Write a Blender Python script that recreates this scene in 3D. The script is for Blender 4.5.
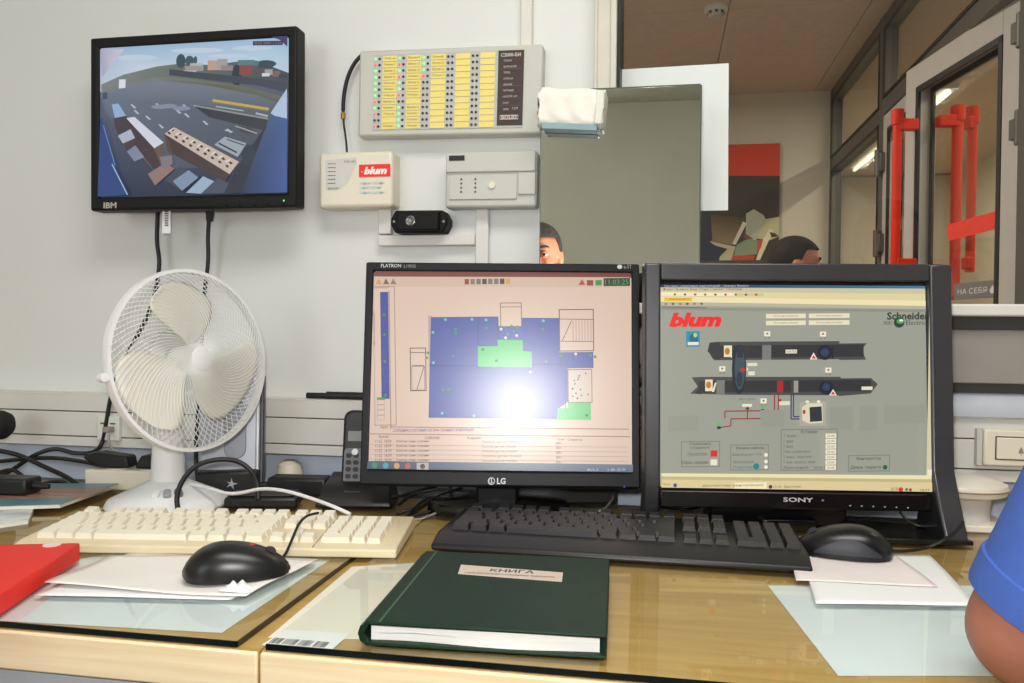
import bpy, bmesh, math, random
from mathutils import Vector, Matrix, Euler
random.seed(4)
R = math.radians
scene = bpy.context.scene
COL = scene.collection
for o in list(bpy.data.objects):
    bpy.data.objects.remove(o)

# ------------------------------------------------------------------ camera
F = 820.0                                   # focal length in pixels of a 1024 px wide frame
YAW, PITCH, ROLL = R(10.43), R(-1.0), R(0.5)
CAM = Vector((0.0, 0.0, 1.03))
cam_data = bpy.data.cameras.new('camera')
cam_data.sensor_width = 36.0
cam_data.lens = F / 1024 * 36.0
cam_data.clip_start = 0.02
camera = bpy.data.objects.new('camera', cam_data)
COL.objects.link(camera)
CAM_ROT = Matrix.Rotation(YAW, 3, 'Z') @ Matrix.Rotation(R(90) + PITCH, 3, 'X') @ Matrix.Rotation(ROLL, 3, 'Z')
camera.matrix_world = Matrix.Translation(CAM) @ CAM_ROT.to_4x4()
scene.camera = camera

# ------------------------------------------------------------------ exposure, world, lights
vs = scene.view_settings
vs.view_transform = 'Standard'; vs.look = 'None'; vs.gamma = 1.0; vs.exposure = 0.32
vs.use_curve_mapping = False
world = bpy.data.worlds.new('world'); scene.world = world
world.use_nodes = True
world.node_tree.nodes['Background'].inputs[0].default_value = (0.75, 0.85, 1.0, 1)
world.node_tree.nodes['Background'].inputs[1].default_value = 0.6

def area(name, loc, target, sx, sy, power, col):
    l = bpy.data.lights.new(name, 'AREA'); l.shape = 'RECTANGLE'; l.size = sx; l.size_y = sy
    l.energy = power; l.color = col
    o = bpy.data.objects.new(name, l); COL.objects.link(o)
    o.location = loc
    d = Vector(target) - Vector(loc)
    o.rotation_euler = (0, 0, 0) if abs(d.x)+abs(d.y) < 1e-6 else d.to_track_quat('-Z', 'Y').to_euler()
    return o
def point(name, loc, r, power, col):
    l = bpy.data.lights.new(name, 'POINT'); l.shadow_soft_size = r; l.energy = power; l.color = col
    o = bpy.data.objects.new(name, l); COL.objects.link(o); o.location = loc
    return o
WALL_Y = 1.38
area('window_daylight', (-1.45, -2.52, 1.65), (-1.45, 0, 1.65), 1.3, 1.3, 18, (0.90, 0.96, 1.0))
area('ceiling_panel_light', (0.2, 0.15, 2.43), (0.2, 0.15, 0), 1.2, 0.6, 20, (1.0, 0.97, 0.92))
point('camera_flash', (-0.03, 0.0, 1.09), 0.025, 17.5, (1.0, 0.98, 0.95))
area('office_ceiling_light', (-0.6, 3.2, 2.43), (-0.6, 3.2, 0), 0.6, 1.2, 36, (1.0, 0.91, 0.80))
area('corridor_tube_light', (1.6, 4.6, 2.385), (1.6, 4.6, 0), 0.06, 5.4, 60, (1.0, 0.93, 0.82))

# ------------------------------------------------------------------ projection helpers (photo pixel -> place in the room)
def ray(px, py):
    return CAM_ROT @ Vector(((px - 512) / F, (341.5 - py) / F, -1.0))
def P(px, py, d): return CAM + ray(px, py) * d
def onY(px, py, y):
    r = ray(px, py); return CAM + r * ((y - CAM.y) / r.y)
def onZ(px, py, z=0.75):
    r = ray(px, py); return CAM + r * ((z - CAM.z) / r.z)
def onX(px, py, x):
    r = ray(px, py); return CAM + r * ((x - CAM.x) / r.x)

# ------------------------------------------------------------------ colour and materials
def lin(c):
    return tuple(((v / 255) / 12.92 if v / 255 <= 0.04045 else ((v / 255 + 0.055) / 1.055) ** 2.4) for v in c)
MATS = {}
def mat(name, col, rough=0.5, metal=0.0, noise=0.06, scale=25.0, bump=0.0, bscale=200.0, spec=0.5, coat=0.0, stretch=None, emit=0.0):
    """plain procedural surface: noise-varied colour, optional fine bump"""
    if name in MATS: return MATS[name]
    m = bpy.data.materials.new(name); m.use_nodes = True
    nt = m.node_tree; b = nt.nodes['Principled BSDF']
    b.inputs['Roughness'].default_value = rough
    b.inputs['Metallic'].default_value = metal
    b.inputs['Specular IOR Level'].default_value = spec
    b.inputs['Coat Weight'].default_value = coat
    b.inputs['Coat Roughness'].default_value = 0.08
    c = lin(col)
    tc = nt.nodes.new('ShaderNodeTexCoord')
    mp = nt.nodes.new('ShaderNodeMapping')
    if stretch: mp.inputs['Scale'].default_value = stretch
    nt.links.new(tc.outputs['Object'], mp.inputs['Vector'])
    n = nt.nodes.new('ShaderNodeTexNoise'); n.inputs['Scale'].default_value = scale; n.inputs['Detail'].default_value = 4
    nt.links.new(mp.outputs['Vector'], n.inputs['Vector'])
    r = nt.nodes.new('ShaderNodeValToRGB')
    r.color_ramp.elements[0].position = 0.3; r.color_ramp.elements[1].position = 0.7
    r.color_ramp.elements[0].color = tuple(v * (1 - noise) for v in c) + (1,)
    r.color_ramp.elements[1].color = tuple(min(1, v * (1 + noise)) for v in c) + (1,)
    nt.links.new(n.outputs['Fac'], r.inputs['Fac'])
    nt.links.new(r.outputs['Color'], b.inputs['Base Color'])
    if emit:
        b.inputs['Emission Color'].default_value = c + (1,); b.inputs['Emission Strength'].default_value = emit
    if bump:
        n2 = nt.nodes.new('ShaderNodeTexNoise'); n2.inputs['Scale'].default_value = bscale; n2.inputs['Detail'].default_value = 3
        nt.links.new(mp.outputs['Vector'], n2.inputs['Vector'])
        bp = nt.nodes.new('ShaderNodeBump'); bp.inputs['Strength'].default_value = bump; bp.inputs['Distance'].default_value = 0.002
        nt.links.new(n2.outputs['Fac'], bp.inputs['Height'])
        nt.links.new(bp.outputs['Normal'], b.inputs['Normal'])
    MATS[name] = m
    return m
def print_mat(name, emit=0.0, rough=0.5, spec=0.4):
    if name in MATS: return MATS[name]
    m = bpy.data.materials.new(name); m.use_nodes = True
    nt = m.node_tree; b = nt.nodes['Principled BSDF']
    a = nt.nodes.new('ShaderNodeVertexColor'); a.layer_name = 'ink'
    b.inputs['Roughness'].default_value = rough
    b.inputs['Specular IOR Level'].default_value = spec
    if emit:
        b.inputs['Base Color'].default_value = (0.012, 0.012, 0.014, 1)
        nt.links.new(a.outputs['Color'], b.inputs['Emission Color'])
        b.inputs['Emission Strength'].default_value = emit
    else:
        nt.links.new(a.outputs['Color'], b.inputs['Base Color'])
    MATS[name] = m
    return m
def glass_mat(name, tint=(1, 1, 1), rough=0.0, refl=1.0):
    """thin clear sheet: see-through with Fresnel gloss"""
    if name in MATS: return MATS[name]
    m = bpy.data.materials.new(name); m.use_nodes = True
    nt = m.node_tree; nt.nodes.clear()
    out = nt.nodes.new('ShaderNodeOutputMaterial')
    t = nt.nodes.new('ShaderNodeBsdfTransparent'); t.inputs[0].default_value = tint + (1,)
    g = nt.nodes.new('ShaderNodeBsdfGlossy'); g.inputs['Roughness'].default_value = rough
    fr = nt.nodes.new('ShaderNodeLayerWeight')                 # Schlick: 0.04 + 0.96 * facing^5, same from both sides
    pw = nt.nodes.new('ShaderNodeMath'); pw.operation = 'POWER'; pw.inputs[1].default_value = 5.0
    nt.links.new(fr.outputs['Facing'], pw.inputs[0]); fr.inputs['Blend'].default_value = 0.5
    mul = nt.nodes.new('ShaderNodeMath'); mul.operation = 'MULTIPLY_ADD'; mul.inputs[1].default_value = 0.96*refl; mul.inputs[2].default_value = 0.04*refl
    mx = nt.nodes.new('ShaderNodeMixShader')
    nt.links.new(pw.outputs[0], mul.inputs[0]); nt.links.new(mul.outputs[0], mx.inputs[0])
    nt.links.new(t.outputs[0], mx.inputs[1]); nt.links.new(g.outputs[0], mx.inputs[2])
    nt.links.new(mx.outputs[0], out.inputs[0])
    MATS[name] = m
    return m

# ------------------------------------------------------------------ mesh building
class MB:
    def __init__(s): s.v = []; s.f = []; s.m = []
    def add(s, vs, fs, M=None, mi=0):
        n = len(s.v)
        s.v += [tuple(M @ Vector(v)) if M else tuple(v) for v in vs]
        s.f += [tuple(i + n for i in f) for f in fs]; s.m += [mi] * len(fs)
        return s
    def box(s, x0, x1, y0, y1, z0, z1, M=None, mi=0):
        v = [(x0,y0,z0),(x1,y0,z0),(x1,y1,z0),(x0,y1,z0),(x0,y0,z1),(x1,y0,z1),(x1,y1,z1),(x0,y1,z1)]
        return s.add(v, [(3,2,1,0),(4,5,6,7),(0,1,5,4),(1,2,6,5),(2,3,7,6),(3,0,4,7)], M, mi)
    def prism(s, poly, y0, y1, M=None, mi=0, axis='y'):
        n = len(poly)
        A = sum(poly[i][0]*poly[(i+1)%n][1] - poly[(i+1)%n][0]*poly[i][1] for i in range(n))
        if A < 0: poly = poly[::-1]
        if axis == 'y': v = [(a, y0, b) for a, b in poly] + [(a, y1, b) for a, b in poly]
        elif axis == 'z': v = [(a, b, y1) for a, b in poly] + [(a, b, y0) for a, b in poly]
        else: v = [(y1, a, b) for a, b in poly] + [(y0, a, b) for a, b in poly]
        f = [tuple(range(n)), tuple(range(2*n-1, n-1, -1))] + [(i, n+i, n+(i+1)%n, (i+1)%n) for i in range(n)]
        return s.add(v, f, M, mi)
    def tube(s, pts, r, n=10, M=None, closed=False, mi=0):
        pts = [Vector(p) for p in pts]; N = len(pts)
        rs = r if isinstance(r, (list, tuple)) else [r] * N
        up = None; v = []
        for i, p in enumerate(pts):
            a = pts[(i-1) % N] if (i or closed) else p
            b = pts[(i+1) % N] if (i < N-1 or closed) else p
            t = (b - a).normalized()
            if up is None:
                up = Vector((0,0,1)) if abs(t.z) < 0.9 else Vector((1,0,0))
            x = t.cross(up).normalized(); y = x.cross(t).normalized(); up = y
            for k in range(n):
                an = 2*math.pi*k/n
                v.append(p + (x*math.cos(an) + y*math.sin(an)) * rs[i])
        f = []
        for i in range(N if closed else N-1):
            j = (i+1) % N
            for k in range(n):
                f.append((i*n+k, j*n+k, j*n+(k+1)%n, i*n+(k+1)%n))
        if not closed:
            f.append(tuple(range(n))); f.append(tuple((N-1)*n+k for k in range(n-1, -1, -1)))
        return s.add(v, f, M, mi)
    def cyl(s, a, b, r, n=20, M=None, r2=None, mi=0):
        return s.tube([a, b], [r, r if r2 is None else r2], n, M, mi=mi)
    def lathe(s, prof, n=32, M=None, mi=0, sx=1.0, sy=1.0):
        v = []; f = []; rings = []
        for r, z in prof:
            if r < 1e-6:
                rings.append((len(v),)); v.append((0,0,z))
            else:
                rings.append(tuple(range(len(v), len(v)+n)))
                v += [(r*sx*math.cos(2*math.pi*k/n), r*sy*math.sin(2*math.pi*k/n), z) for k in range(n)]
        for a, b in zip(rings, rings[1:]):
            for k in range(n):
                k2 = (k+1) % n
                if len(a) == 1 and len(b) == 1: continue
                if len(a) == 1: f.append((a[0], b[k2], b[k]))
                elif len(b) == 1: f.append((a[k], a[k2], b[0]))
                else: f.append((a[k], a[k2], b[k2], b[k]))
        return s.add(v, f, M, mi)
    def grid(s, fn, nu, nv, M=None, mi=0):
        v = [fn(i/nu, j/nv) for j in range(nv+1) for i in range(nu+1)]
        f = [(j*(nu+1)+i, j*(nu+1)+i+1, (j+1)*(nu+1)+i+1, (j+1)*(nu+1)+i) for j in range(nv) for i in range(nu)]
        return s.add(v, f, M, mi)
    def mesh(s, name, mats, smooth=False, angle=40):
        me = bpy.data.meshes.new(name); me.from_pydata(s.v, [], s.f)
        for m in (mats if isinstance(mats, (list, tuple)) else [mats]): me.materials.append(m)
        me.polygons.foreach_set('material_index', s.m)
        if smooth:
            me.polygons.foreach_set('use_smooth', [True]*len(me.polygons)); me.set_sharp_from_angle(angle=R(angle))
        me.update(); return me
def link(name, me, parent=None, loc=None, rot=None):
    o = bpy.data.objects.new(name, me); COL.objects.link(o)
    if parent is not None: o.parent = parent
    if loc is not None: o.location = loc
    if rot is not None: o.rotation_euler = rot
    return o
def obj(name, mb, mats, parent=None, bevel=0.0, seg=2, smooth=False, angle=40, loc=None, rot=None, solid=0.0):
    o = link(name, mb.mesh(name, mats, smooth or bevel > 0, angle), parent, loc, rot)
    if solid:
        s = o.modifiers.new('thickness', 'SOLIDIFY'); s.thickness = solid; s.offset = 0
    if bevel:
        b = o.modifiers.new('bevel', 'BEVEL'); b.width = bevel; b.segments = seg; b.limit_method = 'ANGLE'; b.angle_limit = R(35)
        b.harden_normals = False
    return o
def thing(name, label, cat, loc=(0,0,0), rotz=0.0, group=None, rot=None):
    o = bpy.data.objects.new(name, None); COL.objects.link(o)
    o.empty_display_size = 0.05
    o.location = loc; o.rotation_euler = rot if rot is not None else (0, 0, rotz)
    return tag(o, label, cat, group)
def tag(o, label, cat, group=None):
    o['label'] = label; o['category'] = cat
    if group: o['group'] = group
    return o
def struct(o, label=None):
    o['kind'] = 'structure'
    if label: o['label'] = label
    return o
def spline(pts, n=8):
    pts = [Vector(p) for p in pts]; out = []
    for i in range(len(pts)-1):
        p0 = pts[max(i-1,0)]; p1 = pts[i]; p2 = pts[i+1]; p3 = pts[min(i+2, len(pts)-1)]
        for k in range(n):
            t = k/n
            out.append(0.5*((2*p1) + (p2-p0)*t + (2*p0-5*p1+4*p2-p3)*t*t + (3*p1-p0-3*p2+p3)*t**3))
    out.append(pts[-1]); return out
def rrect(w, h, r, n=4, cx=0, cz=0):
    out = []
    for sx, sz, a0 in ((1,1,0),(-1,1,90),(-1,-1,180),(1,-1,270)):
        for k in range(n+1):
            a = R(a0 + 90*k/n)
            out.append((cx + sx*(w/2-r) + r*math.cos(a), cz + sz*(h/2-r) + r*math.sin(a)))
    return out

# ------------------------------------------------------------------ flat print (screens, posters, labels)
_tc = {}
def text2d(s, shear=0.0, bold=0.0):
    key = (s, shear, bold)
    if key in _tc: return _tc[key]
    c = bpy.data.curves.new('t', 'FONT'); c.body = s; c.resolution_u = 2; c.shear = shear; c.offset = bold
    o = bpy.data.objects.new('t', c); COL.objects.link(o)
    dg = bpy.context.evaluated_depsgraph_get(); dg.update()
    me = bpy.data.meshes.new_from_object(o.evaluated_get(dg))
    vs = [(v.co.x, v.co.y) for v in me.vertices]; fs = [tuple(p.vertices) for p in me.polygons]
    bpy.data.objects.remove(o); bpy.data.curves.remove(c); bpy.data.meshes.remove(me)
    if vs:
        x0 = min(v[0] for v in vs); x1 = max(v[0] for v in vs); y0 = min(v[1] for v in vs); y1 = max(v[1] for v in vs)
        vs = [((x-x0)/max(1e-6, x1-x0), (y-y0)/max(1e-6, y1-y0)) for x, y in vs]
    _tc[key] = (vs, fs); return _tc[key]
class Print:
    """coloured flat shapes on a w x h rectangle, front towards local -y. Coordinates are given in the
    frame of a quad (tl, tr, br, bl) so measured positions can be typed directly."""
    def __init__(s, w, h, quad=None, step=0.00006, haze=0.0, hcol=(120, 134, 158)):
        s.w, s.h, s.q, s.step = w, h, quad, step; s.haze, s.hcol = haze, hcol
        s.v = []; s.f = []; s.c = []; s.layer = 0
    def uv(s, x, y):
        if s.q is None: return x, y
        (ax,ay),(bx,by),(cx,cy),(dx,dy) = s.q
        u = v = 0.5
        for _ in range(6):
            xl = ax + (dx-ax)*v; xr = bx + (cx-bx)*v
            u = (x-xl)/(xr-xl)
            yt = ay + (by-ay)*u; yb = dy + (cy-dy)*u
            v = (y-yt)/(yb-yt)
        return u, v
    def poly(s, pts, col, cols=None, clip=True):
        s.layer += 1; n = len(s.v)
        for x, y in pts:
            u, v = s.uv(x, y)
            if clip: u = min(1, max(0, u)); v = min(1, max(0, v))
            s.v.append(((u-0.5)*s.w, -s.step*s.layer, (0.5-v)*s.h))
        idx = list(range(n, n+len(pts)))
        A = sum(s.v[idx[i]][0]*s.v[idx[(i+1)%len(idx)]][2] - s.v[idx[(i+1)%len(idx)]][0]*s.v[idx[i]][2] for i in range(len(idx)))
        cc = [lin(tuple(a+(b-a)*s.haze for a, b in zip(c, s.hcol))) for c in (cols or [col]*len(pts))]
        if A < 0: idx = idx[::-1]; cc = cc[::-1]
        s.f.append(tuple(idx)); s.c += cc
    def bg(s, col, cols=None):
        q = s.q or ((0,0),(1,0),(1,1),(0,1))
        s.poly(list(q), col, cols)
    def rect(s, x0, y0, x1, y1, col): s.poly([(x0,y0),(x1,y0),(x1,y1),(x0,y1)], col)
    def frame(s, x0, y0, x1, y1, t, col):
        s.rect(x0,y0,x1,y0+t,col); s.rect(x0,y1-t,x1,y1,col); s.rect(x0,y0,x0+t,y1,col); s.rect(x1-t,y0,x1,y1,col)
    def disc(s, x, y, rx, ry, col, n=14): s.poly([(x+rx*math.cos(2*math.pi*k/n), y+ry*math.sin(2*math.pi*k/n)) for k in range(n)], col)
    def line(s, x0, y0, x1, y1, t, col):
        dx, dy = x1-x0, y1-y0; L = math.hypot(dx, dy); nx, ny = -dy/L*t/2, dx/L*t/2
        s.poly([(x0+nx,y0+ny),(x1+nx,y1+ny),(x1-nx,y1-ny),(x0-nx,y0-ny)], col)
    def text(s, t, x0, y0, x1, y1, col, shear=0.0, bold=0.0):
        """fits the string into the box x0..x1, y0 (top)..y1 (bottom)"""
        vs, fs = text2d(t, shear, bold); s.layer += 1; n = len(s.v)
        for a, b in vs:
            u, v = s.uv(x0 + a*(x1-x0), y1 + b*(y0-y1))
            s.v.append(((u-0.5)*s.w, -s.step*s.layer, (0.5-v)*s.h))
        for f in fs:
            s.f.append(tuple(i+n for i in f)); s.c += [lin(col)]*len(f)
    def build(s, name, material, parent, M=None, loc=None, rot=None):
        me = bpy.data.meshes.new(name)
        me.from_pydata([tuple(M @ Vector(v)) if M else v for v in s.v], [], s.f)
        a = me.color_attributes.new('ink', 'FLOAT_COLOR', 'CORNER')
        flat = []
        for c in s.c: flat += [c[0], c[1], c[2], 1.0]
        a.data.foreach_set('color', flat)
        me.materials.append(material)
        return link(name, me, parent, loc, rot)

# ================================================================== THE SETTING
def paint_mat():
    """white wall paint, pale blue below the cable duct"""
    m = mat('wall_paint', (220, 222, 219), 0.55, noise=0.02, scale=3, bump=0.06, bscale=160)
    nt = m.node_tree; b = nt.nodes['Principled BSDF']
    src = b.inputs['Base Color'].links[0].from_socket
    g = nt.nodes.new('ShaderNodeNewGeometry'); sp = nt.nodes.new('ShaderNodeSeparateXYZ')
    nt.links.new(g.outputs['Position'], sp.inputs[0])
    lt = nt.nodes.new('ShaderNodeMath'); lt.operation = 'LESS_THAN'; lt.inputs[1].default_value = 0.82
    nt.links.new(sp.outputs['Z'], lt.inputs[0])
    mx = nt.nodes.new('ShaderNodeMix'); mx.data_type = 'RGBA'
    nt.links.new(lt.outputs[0], mx.inputs['Factor']); nt.links.new(src, mx.inputs['A'])
    mx.inputs['B'].default_value = lin((206, 216, 234)) + (1,)
    nt.links.new(mx.outputs['Result'], b.inputs['Base Color'])
    return m
M_paint = paint_mat()
M_plain = mat('plain_wall', (222, 220, 208), 0.7, noise=0.03, scale=3, bump=0.05)
M_far = mat('far_wall', (205, 196, 178), 0.7, noise=0.03, scale=2)
M_ceil = mat('ceiling_tile', (208, 184, 162), 0.85, noise=0.05, scale=30, bump=0.2, bscale=300)
M_ceil_gap = mat('ceiling_gap', (110, 95, 82), 0.8)
M_floor = mat('floor_lino', (120, 112, 100), 0.5, noise=0.1, scale=6)
M_duct = mat('duct_plastic', (216, 214, 208), 0.42, noise=0.02, scale=8)
M_white_frame = mat('white_frame', (222, 221, 214), 0.4, noise=0.03, scale=10)
M_black = mat('black_rubber', (14, 14, 15), 0.5)
M_alu = mat('dark_aluminium', (92, 88, 84), 0.45, metal=0.2, noise=0.04)
M_grey_panel = mat('grey_panel', (150, 146, 140), 0.45, noise=0.03)
M_grey_dark = mat('groove_and_shade_grey', (70, 69, 68), 0.6)
M_pane = glass_mat('pane_glass', (0.97, 0.98, 0.97))
M_pane_far = glass_mat('pane_glass_far', (0.86, 0.86, 0.82))
RX0, RX1, RY0, RZ1 = -2.2, 1.9, -2.6, 2.45
OPEN_X = onY(617.5, 60, WALL_Y).x            # left jamb of the opening to the office
OPEN_X1 = 1.75
SILL_Z = 1.070
FAR_Y, PART_X = 5.15, 0.99

struct(obj('floor', MB().box(-2.4, 3.0, -2.8, 8.2, -0.1, 0.0), M_floor))
w = MB(); w.box(RX0-0.15, OPEN_X, WALL_Y, WALL_Y+0.12, 0, RZ1)
w.box(OPEN_X, RX1+0.1, WALL_Y, WALL_Y+0.12, 0, SILL_Z-0.03)
w.box(OPEN_X1, RX1+0.1, WALL_Y, WALL_Y+0.12, SILL_Z-0.03, RZ1)
struct(obj('wall_back', w, M_paint))
struct(obj('wall_left', MB().box(RX0-0.12, RX0, RY0-0.1, WALL_Y, 0, RZ1), M_plain))
struct(obj('wall_right', MB().box(RX1, RX1+0.12, RY0-0.1, WALL_Y, 0, RZ1), M_plain))
w = MB(); w.box(RX0-0.1, -2.1, RY0-0.12, RY0, 0, RZ1); w.box(-0.8, RX1+0.1, RY0-0.12, RY0, 0, RZ1)
w.box(-2.1, -0.8, RY0-0.12, RY0, 0, 1.0); w.box(-2.1, -0.8, RY0-0.12, RY0, 2.3, RZ1)
struct(obj('wall_rear', w, M_plain))
struct(obj('ceiling', MB().box(RX0-0.1, RX1+0.1, RY0-0.1, WALL_Y+0.12, RZ1, RZ1+0.1), mat('near_ceiling', (205, 200, 188), 0.8)))
# window behind the camera that lets the daylight in
wr = struct(thing('window_2', 'white framed window in the wall behind the desk seats', 'window'))
del wr['category']
f = MB()
for a in (-2.1, -1.48, -0.86): f.box(a, a+0.06, RY0-0.1, RY0-0.02, 1.0, 2.3)
f.box(-2.1, -0.8, RY0-0.1, RY0-0.02, 1.0, 1.06); f.box(-2.1, -0.8, RY0-0.1, RY0-0.02, 2.24, 2.3)
obj('window_frame', f, M_white_frame, wr)

# ---- opening to the office: jamb post, gasket, pane, sill
jx0 = onY(594, 60, WALL_Y-0.03).x; jx1 = onY(616.5, 60, WALL_Y-0.03).x
p = MB(); p.box(jx0, jx1, WALL_Y-0.03, WALL_Y+0.13, SILL_Z, RZ1)
p.box(jx0, jx0+0.006, WALL_Y-0.034, WALL_Y-0.03, SILL_Z, RZ1)
p.box(jx1-0.010, jx1, WALL_Y-0.036, WALL_Y-0.03, SILL_Z, RZ1)
struct(obj('trim_1', p, mat('jamb_paint', (206, 202, 190), 0.5, noise=0.06, scale=14), bevel=0.0015), 'off-white window jamb with a yellow paint stain')
win = struct(thing('window_1', 'large clear pane between this room and the office behind', 'window')); del win['category']
obj('gasket', MB().box(jx1, jx1+0.005, WALL_Y-0.02, WALL_Y+0.10, SILL_Z, RZ1), M_black, win)
obj('pane', MB().box(jx1+0.005, OPEN_X1, WALL_Y+0.055, WALL_Y+0.059, SILL_Z, RZ1), M_pane, win)
sx0 = jx0 - 0.16
struct(obj('trim_2', MB().box(jx0, OPEN_X1, WALL_Y-0.075, WALL_Y+0.12, SILL_Z-0.018, SILL_Z), M_white_frame, bevel=0.003), 'white window sill above the grey panel')
struct(obj('trim_3', MB().box(jx0, RX1, WALL_Y-0.045, WALL_Y, SILL_Z-0.038, SILL_Z-0.018), M_grey_dark), 'dark strip coloured as the shadow under the window sill')  # dark coloured strip stands in for the shadow cast by the sill
struct(obj('trim_4', MB().box(jx0, RX1, WALL_Y-0.05, WALL_Y, 0.952, SILL_Z-0.038), M_grey_panel, bevel=0.002), 'grey panel between window sill and cable duct')
struct(obj('trim_5', MB().box(jx0, RX1, WALL_Y-0.035, WALL_Y, 0.937, 0.952), M_grey_dark), 'dark groove below the grey panel')
# rounded perforated ledge on the right
lg = MB(); lg.prism([(WALL_Y, 0.901), (WALL_Y-0.05, 0.901), (WALL_Y-0.05, 0.911), (WALL_Y-0.044, 0.925), (WALL_Y-0.03, 0.937), (WALL_Y, 0.937)], jx0, RX1, axis='x')
led = struct(obj('trim_6', lg, mat('ledge_plastic', (186, 192, 202), 0.4), bevel=0.001), 'rounded bluish plastic ledge above the cable duct')
pf = MB()
xx = 0.55
while xx < 1.2:
    pf.box(xx, xx+0.004, WALL_Y-0.0512, WALL_Y-0.0495, 0.9035, 0.9085); xx += 0.008
obj('perforation', pf, M_grey_dark, led)['kind'] = 'stuff'
# ---- cable duct along the whole wall: lower channel, two covers, dark seams
DZ = [0.803, 0.822, 0.868, 0.900]             # bottom, seams, top
duct = struct(thing('trim_7', 'white plastic cable duct running along the wall', 'duct')); del duct['category']
obj('duct_body', MB().box(RX0, RX1, WALL_Y-0.036, WALL_Y, DZ[0], DZ[3]-0.001), M_grey_dark, duct)
for a, b in zip(DZ, DZ[1:]):
    obj('duct_cover', MB().box(RX0, RX1, WALL_Y-0.042, WALL_Y-0.034, a+0.001, b-0.001), M_duct, duct, bevel=0.001)
obj('duct_top', MB().box(RX0, RX1, WALL_Y-0.042, WALL_Y, DZ[3]-0.001, DZ[3]+0.001), M_duct, duct)
# ---- thin vertical ducts on the wall
def wall_strip(px0, px1, z0, z1, name, label, dep=0.012):
    a = onY((px0), 150, WALL_Y-dep).x; b = onY(px1, 150, WALL_Y-dep).x
    return struct(obj(name, MB().box(a, b, WALL_Y-dep, WALL_Y, z0, z1), M_duct, bevel=0.002), label)
zt = onY(520, 60, WALL_Y-0.02).z
wall_strip(519, 531, zt, RZ1, 'trim_8', 'narrow vertical cable duct above the indicator board')
wall_strip(476, 489, DZ[3], onY(480, 200, WALL_Y).z, 'trim_9', 'narrow vertical cable duct below the grey alarm box')
a = onY(378, 240, WALL_Y-0.014); b = onY(475, 240, WALL_Y-0.014)
struct(obj('trim_10', MB().box(a.x, b.x, WALL_Y-0.016, WALL_Y, onY(430, 245.5, WALL_Y-0.016).z, onY(430, 234.5, WALL_Y-0.016).z), M_duct, bevel=0.002), 'short horizontal cable duct below the black sensor')
a2 = onY(391, 240, WALL_Y-0.014)
struct(obj('trim_11', MB().box(a.x, a2.x, WALL_Y-0.015, WALL_Y, onY(385, 234, WALL_Y-0.015).z, onY(385, 200, WALL_Y-0.015).z), M_duct, bevel=0.002), 'short vertical cable duct beside the black sensor')

# ---- the office behind the pane
fw = MB(); fw.box(-2.4, PART_X-0.03, FAR_Y, FAR_Y+0.1, 0, RZ1)
struct(obj('wall_far', fw, M_far))
struct(obj('wall_far_left', MB().box(-2.5, -2.4, WALL_Y+0.12, FAR_Y, 0, RZ1), M_far))
struct(obj('wall_corridor', MB().box(2.6, 2.7, 1.5, 8.2, 0, RZ1), M_far))
struct(obj('wall_corridor_end', MB().box(PART_X-0.03, 2.6, 8.1, 8.2, 0, RZ1), M_far))
struct(obj('wall_corridor_side', MB().box(PART_X-0.03, PART_X, FAR_Y+0.1, 8.1, 0, RZ1), M_far))
fc = struct(obj('ceiling_far', MB().box(-2.5, 2.7, WALL_Y+0.12, 8.2, RZ1+0.012, RZ1+0.1), M_ceil_gap))
tm = MB().box(-0.298, 0.298, -0.298, 0.298, -0.012, 0.006).mesh('tile', M_ceil)
yy = FAR_Y - 0.3 - 0.17
for j in range(-5, 6):
    for i in range(-4, 5):
        x = 0.69 + i*0.6 - 0.12; y = yy + j*0.6
        if x > 2.4 or x < -2.1 or y > 7.9 or y < WALL_Y+0.43: continue
        link('tile', tm, fc, (x, y, RZ1+0.012))
# smoke detector on the office ceiling
c = onZ(716, 10, RZ1-0.01)
sd = thing('smoke_detector', 'small round white smoke detector on the office ceiling', 'smoke detector', (c.x, c.y, RZ1))
sd.rotation_euler = (R(180), 0, 0)
obj('base_plate', MB().lathe([(0.0, -0.001), (0.052, -0.001), (0.052, 0.012), (0.046, 0.016), (0, 0.016)]), M_white_frame, sd, smooth=True)
obj('sensor_head', MB().lathe([(0.036, 0.016), (0.034, 0.034), (0.026, 0.042), (0, 0.043)]), mat('detector_grey', (190, 188, 182), 0.5), sd, smooth=True)
sl = MB()
for k in range(8):
    an = k*math.pi/4; sl.box(-0.006, 0.006, 0.030, 0.037, 0.020, 0.030, Matrix.Rotation(an, 4, 'Z'))
obj('vent_slot', sl, M_black, sd)

# ---- glazed aluminium partition
part = struct(thing('wall_partition', 'dark grey aluminium partition with glass panes', 'partition')); del part['category']
DOOR_Y1, DOOR_Y0 = 3.93, 2.5
def py(px): return onX(px, 150, PART_X).y
T = 0.05
def post(y0, y1, z0, z1): obj('post', MB().box(PART_X-0.03, PART_X+0.03, y0, y1, z0, z1), M_alu, part, bevel=0.004)
def rail(y0, y1, z0, z1): obj('rail', MB().box(PART_X-0.028, PART_X+0.028, y0, y1, z0, z1), M_alu, part, bevel=0.003)
def pane(y0, y1, z0, z1): obj('pane', MB().box(PART_X-0.003, PART_X+0.003, y0, y1, z0, z1), M_pane_far, part)
post(FAR_Y-0.06, FAR_Y, 0, RZ1); post(DOOR_Y1, DOOR_Y1+0.09, 0, RZ1); post(DOOR_Y0-0.08, DOOR_Y0, 0, RZ1); post(WALL_Y+0.12, WALL_Y+0.2, 0, RZ1)
TZ0, TZ1 = 1.96, 2.05
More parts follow.
